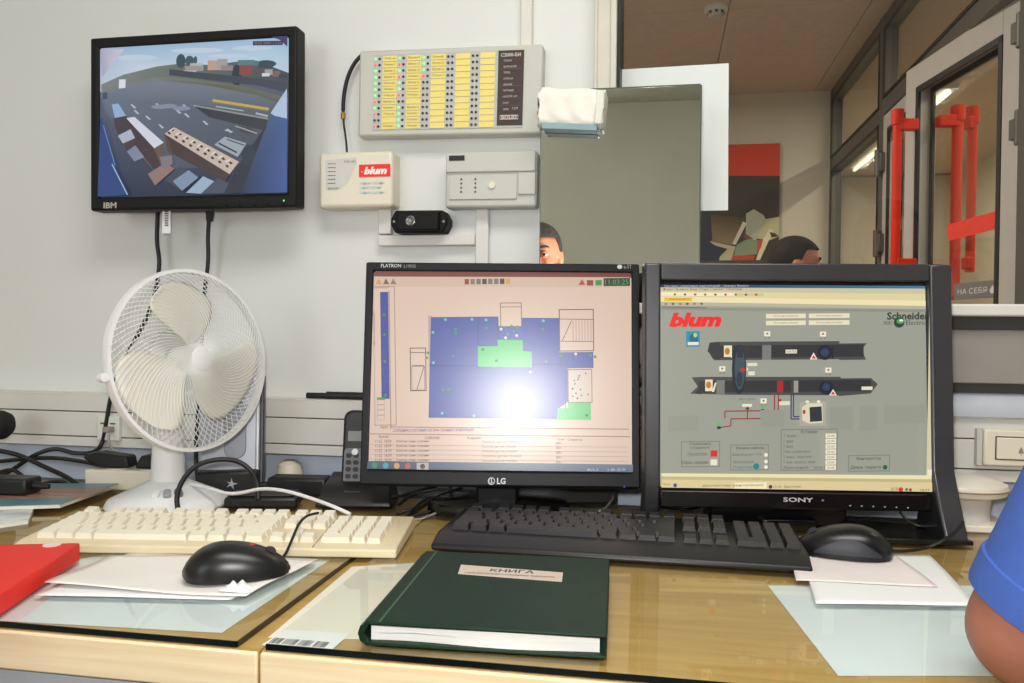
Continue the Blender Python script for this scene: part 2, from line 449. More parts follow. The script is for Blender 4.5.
rail(DOOR_Y1+0.09, FAR_Y-0.06, RZ1-0.07, RZ1); rail(DOOR_Y0, DOOR_Y1, RZ1-0.07, RZ1); rail(WALL_Y+0.2, DOOR_Y0-0.08, RZ1-0.07, RZ1)
rail(DOOR_Y1+0.09, FAR_Y-0.06, TZ0, TZ1); rail(DOOR_Y0, DOOR_Y1, TZ0+0.04, TZ1+0.03); rail(WALL_Y+0.2, DOOR_Y0-0.08, TZ0, TZ1)
rail(DOOR_Y1+0.09, FAR_Y-0.06, 0, 0.1); rail(WALL_Y+0.2, DOOR_Y0-0.08, 0, 0.1)
pane(DOOR_Y1+0.09, FAR_Y-0.06, TZ1, RZ1-0.07); pane(DOOR_Y1+0.09, FAR_Y-0.06, 0.1, TZ0)
pane(DOOR_Y0, DOOR_Y1, TZ1+0.03, RZ1-0.07); pane(WALL_Y+0.2, DOOR_Y0-0.08, TZ1, RZ1-0.07); pane(WALL_Y+0.2, DOOR_Y0-0.08, 0.1, TZ0)
# black glazing beads round the upper panes
def bead(y0, y1, z0, z1):
    g = MB(); t = 0.012; x0, x1 = PART_X-0.034, PART_X-0.026
    g.box(x0, x1, y0, y1, z0, z0+t); g.box(x0, x1, y0, y1, z1-t, z1); g.box(x0, x1, y0, y0+t, z0, z1); g.box(x0, x1, y1-t, y1, z0, z1)
    obj('glazing_bead', g, M_black, part)
bead(DOOR_Y1+0.08, FAR_Y-0.05, TZ1-0.01, RZ1-0.06); bead(DOOR_Y1+0.08, FAR_Y-0.05, 0.09, TZ0+0.01); bead(DOOR_Y0-0.01, DOOR_Y1+0.01, TZ1+0.02, RZ1-0.06)

# ---- double door: narrow closed leaf and wide leaf standing ajar
M_door = mat('door_white', (188, 182, 176), 0.45, noise=0.03)
M_red = mat('red_handle', (226, 44, 12), 0.5, spec=0.25, noise=0.04)
def door_leaf(name, label, a, b, z0, z1, prof=0.09):
    """leaf from point a (local x = 0) to b, local y = normal"""
    a = Vector(a); b = Vector(b); d = (b-a); L = d.length; rz = math.atan2(d.y, d.x)
    t = struct(thing(name, label, 'door', (a.x, a.y, 0), rz)); del t['category']
    obj('stile', MB().box(0, prof, -0.03, 0.03, z0, z1), M_door, t, bevel=0.004)
    obj('stile', MB().box(L-prof, L, -0.03, 0.03, z0, z1), M_door, t, bevel=0.004)
    obj('rail', MB().box(prof, L-prof, -0.03, 0.03, z1-prof, z1), M_door, t, bevel=0.004)
    obj('rail', MB().box(prof, L-prof, -0.03, 0.03, z0, z0+0.14), M_door, t, bevel=0.004)
    g = MB(); q = 0.02
    for yv in (-0.032, 0.022):
        g.box(prof, prof+q, yv, yv+0.010, z0+0.14, z1-prof); g.box(L-prof-q, L-prof, yv, yv+0.010, z0+0.14, z1-prof)
        g.box(prof, L-prof, yv, yv+0.010, z1-prof-q, z1-prof)
    obj('glazing_bead', g, M_black, t)
    obj('pane', MB().box(prof, L-prof, -0.004, 0.004, z0+0.14, z1-prof), M_pane_far, t)
    return t, L
LF = (onX(928, 150, PART_X).x, onX(928, 150, PART_X).y)
d1, L1 = door_leaf('door_1', 'narrow closed door leaf behind the wide white leaf', (PART_X, DOOR_Y1), (PART_X, LF[1]+0.01), 0.02, 1.99, 0.07)
def pull(t, x, ys, z0, z1, r=0.017, off=0.07, name='handle'):
    y = ys*(0.03+off)
    h = MB(); h.cyl((x, y, z0), (x, y, z1), r, 16)
    h.cyl((x, y, z1), (x, y, z1+0.055), r*1.35, 16)
    o = obj(name, h, M_red, t, smooth=True)
    o['label'] = 'red pull bar'
    for z in (z0+0.03, z1):
        obj('bracket', MB().box(x-0.02, x+0.02, min(0.03*ys, y), max(0.03*ys, y), z-0.02, z+0.02), M_red, o, bevel=0.003)
    return o
for z in (1.42, 1.78):
    obj('hinge', MB().box(-0.03, 0.045, -0.052, -0.03, z-0.04, z+0.04).cyl((0, -0.05, z-0.06), (0, -0.05, z+0.06), 0.016, 12), M_alu, d1, bevel=0.003)
FB, HB = P(914, 72, 3.09), P(1031, -6, 2.373)
DTOP = (FB.z+HB.z)/2
d2, L2 = door_leaf('door_2', 'wide white door leaf standing ajar with red pull bars and tape', (FB.x, FB.y), (HB.x, HB.y), 0.02, DTOP, 0.085)
for z in (1.62, 1.90):
    obj('hinge', MB().cyl((L2+0.012, -0.03, z-0.05), (L2+0.012, -0.03, z+0.05), 0.016, 12).box(L2-0.03, L2+0.012, -0.040, -0.028, z-0.03, z+0.03), M_alu, d2, bevel=0.002)
def on_leaf(t, px, py, yoff):
    """pixel -> local x, z on the door leaf's plane"""
    M = t.matrix_basis if False else Matrix.Translation(t.location) @ t.rotation_euler.to_matrix().to_4x4()
    n = (M.to_3x3() @ Vector((0, 1, 0))); p0 = M @ Vector((0, yoff, 0)); r = ray(px, py)
    q = CAM + r * ((p0-CAM).dot(n) / r.dot(n)); return M.inverted() @ q
pull(d2, on_leaf(d2, 917, 110, -0.03).x, -1, on_leaf(d2, 910, 270, -0.10).z, on_leaf(d2, 910, 118, -0.10).z, r=0.016)
v_ = on_leaf(d2, 956, 200, 0.10); pull(d2, v_.x, 1, on_leaf(d2, 956, 300, 0.10).z, on_leaf(d2, 956, 122, 0.10).z, r=0.018)
v_ = on_leaf(d2, 971, 200, 0.05);  pull(d2, v_.x, 1, on_leaf(d2, 971, 272, 0.05).z, on_leaf(d2, 971, 124, 0.05).z, r=0.015, off=0.02)
q = [on_leaf(d2, *p, -0.012) for p in ((947,225),(1006,208),(1011,225),(949,241))]
tp = MB(); tp.prism([(v.x, v.z) for v in q], -0.013, -0.011)
obj('tape', tp, mat('red_tape', (240, 60, 40), 0.4), d2)['label'] = 'strip of red tape on the glass'
q = [on_leaf(d2, *p, -0.012) for p in ((955,284),(1002,279),(1003,296),(956,301))]
x0 = q[0].x; x1 = q[1].x; z1 = (q[0].z+q[1].z)/2; z0 = (q[2].z+q[3].z)/2
sg = obj('sign', MB().box(x0, x1, -0.014, -0.011, z0, z1), mat('sign_grey', (120, 116, 116), 0.5), d2)
sg['label'] = 'grey pull sign with white lettering'
pr = Print(x1-x0, z1-z0); pr.text('НА СЕБЯ', 0.08, 0.34, 0.72, 0.68, (225, 222, 220))
pr.poly([(0.80,0.45),(0.83,0.25),(0.86,0.45),(0.90,0.5),(0.88,0.75),(0.80,0.75),(0.77,0.55)], (225,222,220))
pr.build('lettering', print_mat('print_ink'), sg, M=Matrix.Translation(((x0+x1)/2, -0.0142, (z0+z1)/2)))

# ================================================================== DESKS
def wood_mat(name, a, b):
    m = bpy.data.materials.new(name); m.use_nodes = True; nt = m.node_tree; bs = nt.nodes['Principled BSDF']
    bs.inputs['Roughness'].default_value = 0.45
    tc = nt.nodes.new('ShaderNodeTexCoord'); mp = nt.nodes.new('ShaderNodeMapping'); mp.inputs['Scale'].default_value = (1.2, 14, 40)
    nz = nt.nodes.new('ShaderNodeTexNoise'); nz.inputs['Scale'].default_value = 4; nz.inputs['Detail'].default_value = 6; nz.inputs['Distortion'].default_value = 0.6
    rp = nt.nodes.new('ShaderNodeValToRGB'); rp.color_ramp.elements[0].color = lin(a)+(1,); rp.color_ramp.elements[1].color = lin(b)+(1,)
    rp.color_ramp.elements[0].position = 0.35; rp.color_ramp.elements[1].position = 0.65
    nt.links.new(tc.outputs['Object'], mp.inputs['Vector']); nt.links.new(mp.outputs['Vector'], nz.inputs['Vector'])
    nt.links.new(nz.outputs['Fac'], rp.inputs['Fac']); nt.links.new(rp.outputs['Color'], bs.inputs['Base Color'])
    return m
M_wood = wood_mat('desk_wood', (174, 139, 72), (190, 156, 90))
M_edge = wood_mat('desk_edge', (228, 206, 166), (238, 219, 184))
M_glass = glass_mat('desk_glass', (0.955, 0.98, 0.965), 0.02, 1.0)
M_gedge = mat('glass_edge', (10, 18, 17), 0.15)
DF, DB, GT = 0.662, 1.315, 0.75            # front, back, glass top
WT = GT - 0.0065                           # wood top
def desk(label, glabel, x0, x1, gx0, gx1):
    t = thing('desk', label, 'desk', ((x0+x1)/2, DB, 0))
    ox, oy = (x0+x1)/2, DB
    M = Matrix.Translation((-ox, -oy, 0))
    obj('desktop', MB().box(x0, x1, DF+0.003, DB, WT-0.036, WT, M), M_wood, t)
    obj('edge_band', MB().box(x0, x1, DF-0.002, DF+0.003, WT-0.036, WT, M), M_edge, t, bevel=0.002)
    for xx in (x0+0.02, x1-0.045):
        obj('side_panel', MB().box(xx, xx+0.025, DF+0.05, DB-0.03, 0, WT-0.036, M), M_wood, t)
    obj('back_panel', MB().box(x0+0.045, x1-0.045, DB-0.08, DB-0.06, 0.25, WT-0.036, M), M_wood, t)
    obj('drawer_front', MB().box(x0+0.06, x1-0.05, DF+0.012, DF+0.03, WT-0.16, WT-0.042, M), mat('drawer_grey', (168, 172, 178), 0.5), t, bevel=0.002)
    g = thing('glass_sheet', glabel, 'glass sheet', (ox, oy, WT))
    M2 = Matrix.Translation((-ox, -oy, -WT)); gy0 = DF+0.004; gy1 = DB-0.01
    obj('pane', MB().add([(gx0,gy0,GT),(gx1,gy0,GT),(gx1,gy1,GT),(gx0,gy1,GT)], [(0,1,2,3)], M2), M_glass, g)
    e = MB(); q = 0.0012
    e.box(gx0, gx1, gy0-q, gy0, WT+0.001, GT, M2); e.box(gx0, gx1, gy1, gy1+q, WT+0.001, GT, M2)
    if gx0 < -1: e.box(gx0-q, gx0, gy0, gy1, WT+0.001, GT, M2)
    e.box(gx1, gx1+q, gy0, gy1, WT+0.001, GT, M2)
    obj('polished_edge', e, M_gedge, g)['label'] = 'dark polished edge'
    return t
desk('light wooden desk on the left with fan and cream keyboard', 'clear glass sheet on the left desk under the red binder', -1.5, -0.346, -1.48, -0.368)
desk('light wooden desk on the right with the green ledger', 'clear glass sheet on the right desk under the green ledger', -0.3435, 1.35, -0.340, 1.34)
# papers lying under the glass
def flat_sheet(name, label, cat, pts, z, th, m, group=None):
    pts = [(onZ(*p, z).x, onZ(*p, z).y) for p in pts]
    cx = sum(p[0] for p in pts)/len(pts); cy = sum(p[1] for p in pts)/len(pts)
    o = obj(name, MB().prism([(a-cx, b-cy) for a, b in pts], 0, th, axis='z'), m, loc=(cx, cy, z))
    return tag(o, label, cat, group)
M_pap = mat('paper_white', (232, 234, 234), 0.7, noise=0.02, scale=8)
M_papb = mat('paper_bluish', (218, 228, 230), 0.7, noise=0.03, scale=8)
M_papc = mat('paper_cream', (226, 222, 206), 0.7, noise=0.03, scale=8)
flat_sheet('paper_sheet', 'large pale paper under the left glass below the mouse', 'paper', [(0,621),(222,633),(330,560),(120,552),(0,575)], WT+0.0005, 0.0005, M_papb)
flat_sheet('paper_sheet', 'pale bluish paper under the right glass near the elbow', 'paper', [(768,586),(1010,586),(1060,676),(838,676)], WT+0.0005, 0.0005, M_papb)
flat_sheet('paper_sheet', 'cream paper under the right glass left of the ledger', 'paper', [(268,638),(352,567),(436,562),(420,640)], WT+0.0005, 0.0005, M_papc)
bl = flat_sheet('barcode_label', 'white barcode label under the right glass edge', 'label', [(262,645),(286,630),(350,634),(332,650)], WT+0.0012, 0.0004, M_pap)
pb = MB(); a = onZ(268, 643, WT+0.0018); b = onZ(326, 647, WT+0.0018)
for k in range(26):
    if k % 7 == 5: continue
    x = a.x + (b.x-a.x)*k/26; w_ = random.choice((0.0008, 0.0014))
    pb.box(x-bl.location.x, x+w_-bl.location.x, a.y-bl.location.y+0.001, a.y-bl.location.y+0.013, 0.0004, 0.0007)
obj('bars', pb, M_black, bl)

# ================================================================== MONITORS
M_lgb = mat('lg_black', (15, 17, 23), 0.42, spec=0.3, noise=0.03)
M_lgd = mat('lg_dark', (14, 15, 19), 0.3)
M_ink = print_mat('print_ink')
def tilt_frame(cx, cy, cz, tilt):                     # panel frame: local x right, z up, front -y
    return Matrix.Translation((cx, cy, cz)) @ Matrix.Rotation(tilt, 4, 'X')
def ring(mb, ow, oh, iw, ih, icx, icz, y0, y1, M):
    o = [(-ow/2,-oh/2),(ow/2,-oh/2),(ow/2,oh/2),(-ow/2,oh/2)]; i = [(icx-iw/2,icz-ih/2),(icx+iw/2,icz-ih/2),(icx+iw/2,icz+ih/2),(icx-iw/2,icz+ih/2)]
    v = [(a,y0,b) for a,b in o] + [(a,y0,b) for a,b in i] + [(a,y1,b) for a,b in o] + [(a,y1,b) for a,b in i]
    f = []
    for k in range(4):
        j = (k+1) % 4
        f += [(k,j,4+j,4+k), (8+j,8+k,12+k,12+j), (k,8+k,8+j,j), (4+k,4+j,12+j,12+k)]
    mb.add(v, f, M)
# ---- left monitor: fire alarm plan
c = P(501, 374, 1.20); W, H = 0.404, 0.328
LGR = YAW - R(1.2)
lg = thing('computer_monitor', 'black desktop monitor showing a blue and green floor plan', 'monitor', (c.x, c.y, GT), LGR)
TL = R(-6.8)
Mp = tilt_frame(0, 0, c.z-GT, TL)
SW, SH, SX, SZ = 0.381, 0.290, 0.0, 0.006
b = MB(); ring(b, W, H, SW, SH, SX, SZ, -0.006, 0.02, Mp); obj('bezel', b, M_lgb, lg, bevel=0.003)
b = MB(); b.box(-W/2+0.003, W/2-0.003, 0.02, 0.032, -H/2+0.003, H/2-0.003, Mp); b.prism(rrect(0.30, 0.24, 0.03), 0.032, 0.062, Mp); obj('back_shell', b, M_lgd, lg, bevel=0.004)
LGQ = ((68,55),(765,68),(762,610),(45,595))
s = Print(SW, SH, LGQ)
PE = (236, 206, 184); BK = (40, 36, 44); BLU = (52, 78, 168); GRN = (62, 205, 108)
s.bg(PE)
s.poly([(68,55),(765,68),(765,82),(68,70)], (128, 46, 36)); s.poly([(60,70),(760,80),(760,108),(60,98)], (226, 196, 172))
for k, cc in enumerate(((240,150,40),(120,90,70),(150,120,100))): s.poly([(72+k*20,92),(80+k*20,76),(89+k*20,92)], cc)
for k, cc in enumerate(((170,40,40),(150,120,90),(120,110,110),(60,60,70),(110,130,110),(130,110,120),(70,40,50),(225,170,60))):
    s.rect(314+k*16, 80, 326+k*16, 95, cc)
s.poly([(622,100),(632,84),(641,100)], (190,70,40)); s.rect(645,87,662,102,(150,60,50)); s.rect(668,87,685,102,(60,150,70))
s.rect(690,82,761,104,(20,30,22)); s.text('11:03:25', 694, 86, 757, 100, (50, 190, 80))
s.rect(68,100,108,104,(200,170,150)); s.frame(64, 98, 124, 480, 2, (170,140,125))
s.rect(84,114,106,408,(34,62,160))
for k in range(16): s.rect(84,114+k*18.4,106,115.2+k*18.4,(20,36,110))
for k in (3,6,10,15): s.disc(95, 122+k*18.4, 4, 4, (40,150,80))
s.rect(72,404,94,410,(50,150,70)); 
for k in range(4): s.frame(72,410+k*14,92,424+k*14,1,(175,145,130))
s.rect(108,112,110,490,(150,125,112)); s.text('Система охраны', 64.5, 300, 69, 130, (90,70,70))
# plan
s.rect(214,182,226,462,(200,170,160))
s.poly([(222,186),(404,186),(404,215),(468,215),(468,190),(568,192),(568,286),(660,286),(660,330),(590,330),(590,420),(566,438),(562,468),(212,460)], BLU)
s.poly([(404,212),(470,216),(470,250),(404,248)], (60,84,178))
s.poly([(348,268),(402,268),(402,250),(470,252),(470,282),(494,284),(494,326),(348,323)], GRN)
s.poly([(590,424),(652,422),(652,470),(560,468),(562,438),(590,438)], GRN)
s.frame(410,148,468,215,2,(120,100,96)); s.line(412,160,466,160,2,(140,116,108))
s.frame(568,168,662,284,2.5,(96,80,78)); s.line(570,195,660,197,2,(120,100,96)); s.line(576,256,602,200,2,(120,100,96))
for k in range(7): s.line(606+k*8,198,606+k*8,256,1.2,(140,118,110))
s.line(572,256,660,258,2,(120,100,96))
s.frame(590,333,656,424,2,(110,92,90)); s.rect(596,338,650,418,(226,205,190))
for k in range(14): s.disc(600+random.random()*46, 344+random.random()*68, 2.5, 2.5, random.choice(((60,60,70),(120,80,70),(90,110,90))))
s.frame(164,270,208,388,2.2,(70,60,62)); s.line(166,283,206,284,2,(90,78,78)); s.rect(170,318,202,320,(90,80,80)); s.line(182,384,202,322,2,(110,90,90)); s.frame(168,320,204,386,1.4,(120,100,98))
s.line(350,188,349,268,2,(40,56,120)); s.line(216,318,348,322,2,(40,56,120)); s.line(404,190,404,250,2,(40,56,120)); s.line(494,318,590,320,2,(46,62,130)); s.line(570,288,570,330,1.5,(40,56,120)); s.line(585,336,583,440,1.5,(46,62,140))
for x, y, cc in ((262,194,0),(334,194,0),(372,196,0),(526,200,0),(228,229,0),(290,222,1),(290,232,1),(372,219,1),(524,224,1),(228,312,0),(282,295,1),(362,277,2),(398,308,2),(254,386,1),(268,386,1),(250,449,0),(336,456,0),(490,340,3),(412,222,3),(430,236,1),(446,228,1),(456,216,1),(454,240,3),(572,296,1),(652,296,1),(612,292,3),(664,300,1),(640,458,2),(532,312,1),(440,214,1),(424,246,3),(210,298,1),(214,285,1)):
    s.disc(x, y, 4, 4, ((90,210,190),(40,150,90),(30,100,60),(235,225,215))[cc])
# lower table
s.line(108,484,752,496,2,(150,124,112)); s.text('Сообщение о состоянии системы охранной сигнализации', 116, 487, 334, 500, (96,70,150)); s.text('Адрес', 82, 480, 104, 489, (80,66,66))
s.line(50,502,755,516,2,(150,124,112)); s.text('Время', 78, 506, 104, 515, (70,58,60)); s.text('Событие', 202, 509, 242, 518, (70,58,60)); s.text('Адрес', 316,512,356,520,(90,76,76)); s.text('Пульт', 560,518,580,526,(90,76,76)); s.text('Оператор', 588,519,628,527,(90,76,76))
for k in range(5):
    y = 520 + k*12.5
    s.line(50,y+11,750,y+24,1,(190,162,146)); s.text('11.02  18:59', 68, y-2, 112, y+6, (84,60,62)); s.text('Взятие зоны охраны', 126, y-1, 214, y+7.5, (90,62,66)); s.text('Потолок датчик пожара', 358, y+3, 440+random.random()*30, y+11, (140,116,112)); s.text('001', 556, y+8, 570, y+15, (110,90,88))
s.poly([(48,574),(763,590),(762,610),(45,595)], None, [(70,96,120),(98,120,146),(90,104,128),(60,82,104)])
for k, cc in enumerate(((60,150,110),(70,170,190),(225,170,80),(200,100,70))): s.disc(66+k*30, 586+k*0.8, 8, 8, cc)
s.rect(180,580,212,600,(196,186,182)); s.disc(196,590,7,7,(60,60,66)); s.text('RU   18:59', 640, 600, 742, 606, (190,200,214))
s.build('screen', print_mat('screen_light', 0.62, 0.29, 0.95), lg, M=Mp @ Matrix.Translation((SX, -0.0012, SZ)))
lgl = Print(W, H, ((360,262),(638,265),(638,487),(360,482)))
lgl.text('FLATRON', 375.5, 264.2, 396, 267.8, (196,198,204), bold=0.01); lgl.text('L1953S', 399, 265, 411, 268, (150,152,160))
lgl.disc(491, 478, 3.6, 3.6, (200,202,208), 20); lgl.disc(491.4, 478, 2.6, 2.6, (60,62,70), 20); lgl.rect(490.6,475.6,491.4,480,(200,202,208)); lgl.rect(491,479,493,479.6,(200,202,208))
lgl.text('LG', 496.5, 475, 505, 481, (214,216,222), bold=0.03)
lgl.disc(618, 268, 2.6, 2.2, (190,192,198), 12); lgl.text('e-ST', 622, 266, 630, 270, (150,152,160))
lgl.disc(622, 484.3, 0.9, 0.9, (60,110,240), 8)
lgl.build('logo', M_ink, lg, M=Mp @ Matrix.Translation((0, -0.0063, 0)))
for k in range(5):
    obj('button', MB().box(W/2-0.001, W/2+0.003, 0.004, 0.012, 0.0-k*0.02+0.01, 0.008-k*0.02+0.01, Mp), M_lgd, lg)
obj('neck', MB().box(-0.036, 0.026, 0.015, 0.05, 0.01, c.z-GT-0.06).box(-0.036, 0.026, 0.03, 0.055, 0.08, c.z-GT), M_lgb, lg, bevel=0.004)
bm_ = MB(); bm_.lathe([(0.0,0.0),(1.0,0.0),(1.0,0.010),(0.96,0.016),(0.4,0.020),(0,0.020)], 48, Matrix.Translation((-0.004, 0.045, 0)), sx=0.108, sy=0.062)
obj('base', bm_, mat('lg_base', (20, 17, 18), 0.18), lg, smooth=True)

# ---- right monitor: ventilation diagram, side frames that run down to the desk
c = P(797, 387, 1.13); W = 0.419; SR = R(8.2)
so = thing('computer_monitor', 'dark grey desktop monitor showing a ventilation diagram on grey', 'monitor', (c.x, c.y, GT), SR)
M_sony = mat('sony_frame', (88, 88, 92), 0.36, metal=0.85, noise=0.03)
M_sonyin = mat('sony_black', (16, 16, 18), 0.16)
ztop = P(797, 264, 1.145).z - GT; tilt = R(-4)
def yoff(z): return (z - 0.16) * math.tan(-tilt)          # leaning back
prof = [(-0.052, 0.0), (-0.050, 0.012), (-0.030, 0.05), (yoff(0.09)-0.008, 0.09), (yoff(ztop)-0.008, ztop), (yoff(ztop)+0.030, ztop), (yoff(0.11)+0.028, 0.11), (0.02, 0.06), (0.04, 0.0)]
prof_l = [(0.0, 0.0), (-0.012, 0.05)] + prof[3:]
for x0, x1 in ((-W/2, -W/2+0.022), (W/2-0.030, W/2)):
    b = MB(); b.prism(prof if x0 > 0 else prof_l, x0, x1, axis='x'); obj('side_frame', b, M_sony, so, bevel=0.003)
b = MB(); zz = ztop-0.024
b.prism([(yoff(zz)-0.008, zz),(yoff(ztop)-0.008, ztop),(yoff(ztop)+0.03, ztop),(yoff(zz)+0.03, zz)], -W/2+0.022, W/2-0.030, axis='x'); obj('top_frame', b, M_sony, so, bevel=0.002)
# inner glossy panel
Ms = Matrix.Translation((0.0, yoff(0.19), 0.19)) @ Matrix.Rotation(tilt, 4, 'X')
SQ = ((82,88),(780,97),(800,632),(80,612))
iw = W-0.052; icx = -0.004; zb = 0.034
icz = (zb + zz)/2 - 0.19; ih = zz - zb
SW, SH = 0.3645, 0.2815
scz = (zz-0.005) - SH/2 - 0.19
b = MB()
b.box(icx-iw/2, icx+iw/2, 0.004, 0.05, icz-ih/2, icz+ih/2, Ms); obj('panel', b, M_sonyin, so)
b = MB(); b.box(icx-iw/2, icx+iw/2, -0.006, 0.004, icz-ih/2, scz-SH/2-0.004, Ms); obj('lower_bar', b, M_sonyin, so, bevel=0.002)
s = Print(SW, SH, SQ)
G = (150, 152, 138); CRM = (232, 218, 170)
s.bg(G)
s.poly([(82,88),(780,97),(782,104),(82,96)], None, [(20,30,60),(60,120,160),(60,110,150),(16,24,50)])
s.text('Система управления вентиляцией - Operator Runtime', 92, 90, 316, 97, (200,204,210))
s.poly([(82,96),(782,104),(783,118),(82,107)], (196,190,150)); s.text('Файл Правка Вид Окно Сервис Помощь', 88, 98, 300, 106, (90,60,50))
s.poly([(82,107),(783,118),(783,140),(82,121)], (216,204,156)); s.poly([(84,109),(280,112),(280,120),(84,118)], (236,224,184)); s.poly([(280,112),(356,113),(356,121),(280,120)], (206,190,140))
for k in range(9): s.disc(120+k*27, 115+k*0.3, 3.6, 3, ((150,110,60),(90,90,110),(200,60,40))[k % 3])
s.poly([(82,121),(784,136),(784,152),(82,134)], CRM); s.poly([(92,123),(166,124),(166,133),(92,133)], (230,180,40)); s.text('Вентиляция П1', 106, 125, 160, 131, (150,90,20))
s.poly([(82,134),(784,150),(784,158),(82,144)], (178,174,150))
for k in range(6): s.disc(96+k*19, 140, 4, 3, ((180,100,70),(90,90,80))[k % 2])
s.line(84,148,204,151,3,(110,108,100))
s.poly([(84,150),(784,160),(784,166),(84,155)], (136,136,126))
s.text('blum', 104, 163, 244, 201, (232, 26, 22), shear=0.25, bold=0.055)
s.rect(150,212,186,252,(24,128,150)); s.rect(150,212,186,250,(20,140,166)); s.disc(170,232,12,14,(16,100,130)); s.disc(174,222,5,6,(190,200,120)); s.rect(154,240,183,248,(226,224,206))
for x0, x1 in ((362,467),(475,582)):
    for y0 in (168, 186): s.rect(x0,y0,x1,y0+12,(224,216,184)); s.text('Расписание режимов', x0+20, y0+3, x1-20, y0+9, (120,112,96))
s.text('Schneider', 680, 166, 790, 186, (44,52,48), bold=0.03); s.text('Electric', 730, 188, 782, 200, (60,70,64)); s.text('non', 672, 190, 692, 199, (60,70,64)); s.disc(712, 193, 14, 14, (30,60,40), 18); s.disc(715, 190, 10, 7, (70,160,80), 14); s.disc(717, 188, 5, 3, (220,235,220), 10)
D1 = (70,70,66); D2 = (46,45,43)
# upper air duct
s.poly([(212,242),(232,240),(556,241),(556,247),(628,247),(616,262),(626,290),(586,290),(556,290),(556,288),(222,288),(232,284),(206,265)], D1)
s.rect(222,250,620,282,D2); s.poly([(212,242),(240,242),(240,286),(222,286),(208,264)], (50,48,48))
s.rect(352,250,376,288,(118,118,112)); s.rect(414,262,444,272,(220,214,190)); s.text('0.0 Па', 417,264,441,270,(80,70,60))
s.disc(518,270,20,20,(24,28,44),18); s.disc(518,270,11,11,(46,60,90),14); s.rect(536,254,540,288,(28,28,36)); s.poly([(478,288),(488,270),(498,288)], (235,225,215)); s.poly([(483,286),(488,276),(494,286)], (200,50,40))
s.rect(250,250,270,280,(226,214,180)); s.disc(259,265,7,9,(180,120,40)); s.line(270,250,270,282,2,(240,236,220))
# lower air duct
s.poly([(164,332),(190,331),(560,334),(560,338),(640,338),(658,354),(640,378),(556,384),(556,382),(270,378),(160,374),(180,356)], D1)
s.rect(184,342,640,372,D2); s.poly([(172,374),(190,352),(190,376)], (46,44,44)); s.rect(230,340,252,376,(118,118,112)); s.rect(436,343,448,374,(150,146,134)); s.rect(392,343,408,372,(170,30,28)); s.rect(428,343,436,372,(70,60,50))
s.disc(522,362,19,18,(24,28,44),18); s.disc(522,360,10,10,(46,60,90),14); s.poly([(530,382),(540,366),(550,382)], (235,225,215)); s.poly([(534,380),(540,371),(546,380)], (200,50,40)); s.rect(615,360,644,369,(220,214,190))
s.rect(200,338,220,368,(226,214,180)); s.disc(209,352,7,9,(180,120,40)); s.poly([(218,370),(226,346),(230,346),(224,370)], (226,220,200))
# wheel
s.disc(290,312,19,64,(30,34,40),22); s.disc(292,310,14,56,(60,74,84),20); s.rect(284,252,300,282,(36,46,52)); s.disc(291,338,8,20,(40,52,60)); s.disc(300,314,7,6,(190,40,34),8)
s.rect(312,296,338,304,(220,214,190)); s.rect(310,308,314,316,(220,214,190)); s.rect(314,318,332,328,(220,214,190))
for x, y in ((364,220),(511,222),(245,310),(526,316),(355,394)): s.rect(x-8,y-6,x+8,y+7,(232,224,198)); s.disc(x,y,3,3,(120,110,90),8); s.rect(x-7,y+10,x-3,y+13,(110,110,100)); s.rect(x+3,y+10,x+7,y+13,(110,110,100))
# pipes
RD = (150,34,34); BL = (40,46,92)
for x0,y0,x1,y1 in ((384,376,384,420),(394,376,394,440),(252,420,384,420),(252,420,252,438),(268,440,394,440),(268,440,268,458),(236,462,268,458),(312,412,312,440)): s.line(x0,y0,x1,y1,3,RD)
for x0,y0,x1,y1 in ((428,378,428,442),(434,378,434,436),(428,442,458,442),(434,436,458,436)): s.line(x0,y0,x1,y1,3,BL)
s.text('Насос циркул', 290, 386, 332, 393, (100,96,88)); s.rect(298,402,324,409,(226,220,200)); s.poly([(306,416),(312,408),(318,416)], (70,40,30)); s.disc(352,420,6,5,(40,70,40)); s.rect(344,408,358,412,(70,190,80)); s.rect(229,450,242,455,(70,190,80)); s.disc(236,462,6,4,(40,60,40)); s.rect(396,396,424,406,(220,214,190)); s.disc(398,393,4,4,(180,40,36),8)
s.rect(450,398,520,460,(168,164,146)); s.poly([(456,412),(472,402),(510,402),(512,452),(476,454),(458,446)], (214,206,178)); s.poly([(476,412),(508,410),(510,448),(478,450)], (44,48,50)); s.disc(462,424,4,6,(180,60,40)); s.disc(470,398,5,4,(226,220,200)); s.disc(500,398,5,4,(226,220,200))
# faint photo of buildings behind the diagram
for x0,y0,x1,y1 in ((346,418,410,462),(530,412,590,470),(608,410,654,474),(672,408,782,456),(98,430,180,470)): s.rect(x0,y0,x1,y1,(145,147,133))
# boxes of controls
LN = (120,120,110); TX = (54,52,48)
def cbox(x0,y0,x1,y1): s.frame(x0,y0,x1,y1,2,LN)
cbox(134,496,238,562); s.text('Управление', 156, 499, 214, 507, TX); s.text('установкой', 158, 509, 210, 517, TX); s.text('Пуск/Стоп', 152, 525, 204, 535, TX); s.rect(213,520,231,536,(214,30,26)); s.text('Сброс аварии', 136, 546, 206, 556, TX); s.rect(213,543,231,558,(226,220,196))
cbox(266,506,368,572); s.text('Режим работы', 282, 511, 356, 520, TX); s.text('Вентиляция+ ТЭН', 272, 528, 350, 536, (96,94,86)); s.text('Автоматический', 274, 546, 328, 554, (96,94,86)); s.text('По датчикам', 274, 560, 328, 568, (30,110,110))
for y in (533,550,564): s.disc(361, y, 5, 5, (232,226,206))
s.disc(335,562,8,8,(20,130,126))
cbox(400,468,550,574); s.text('Уставки', 452, 470, 496, 479, TX)
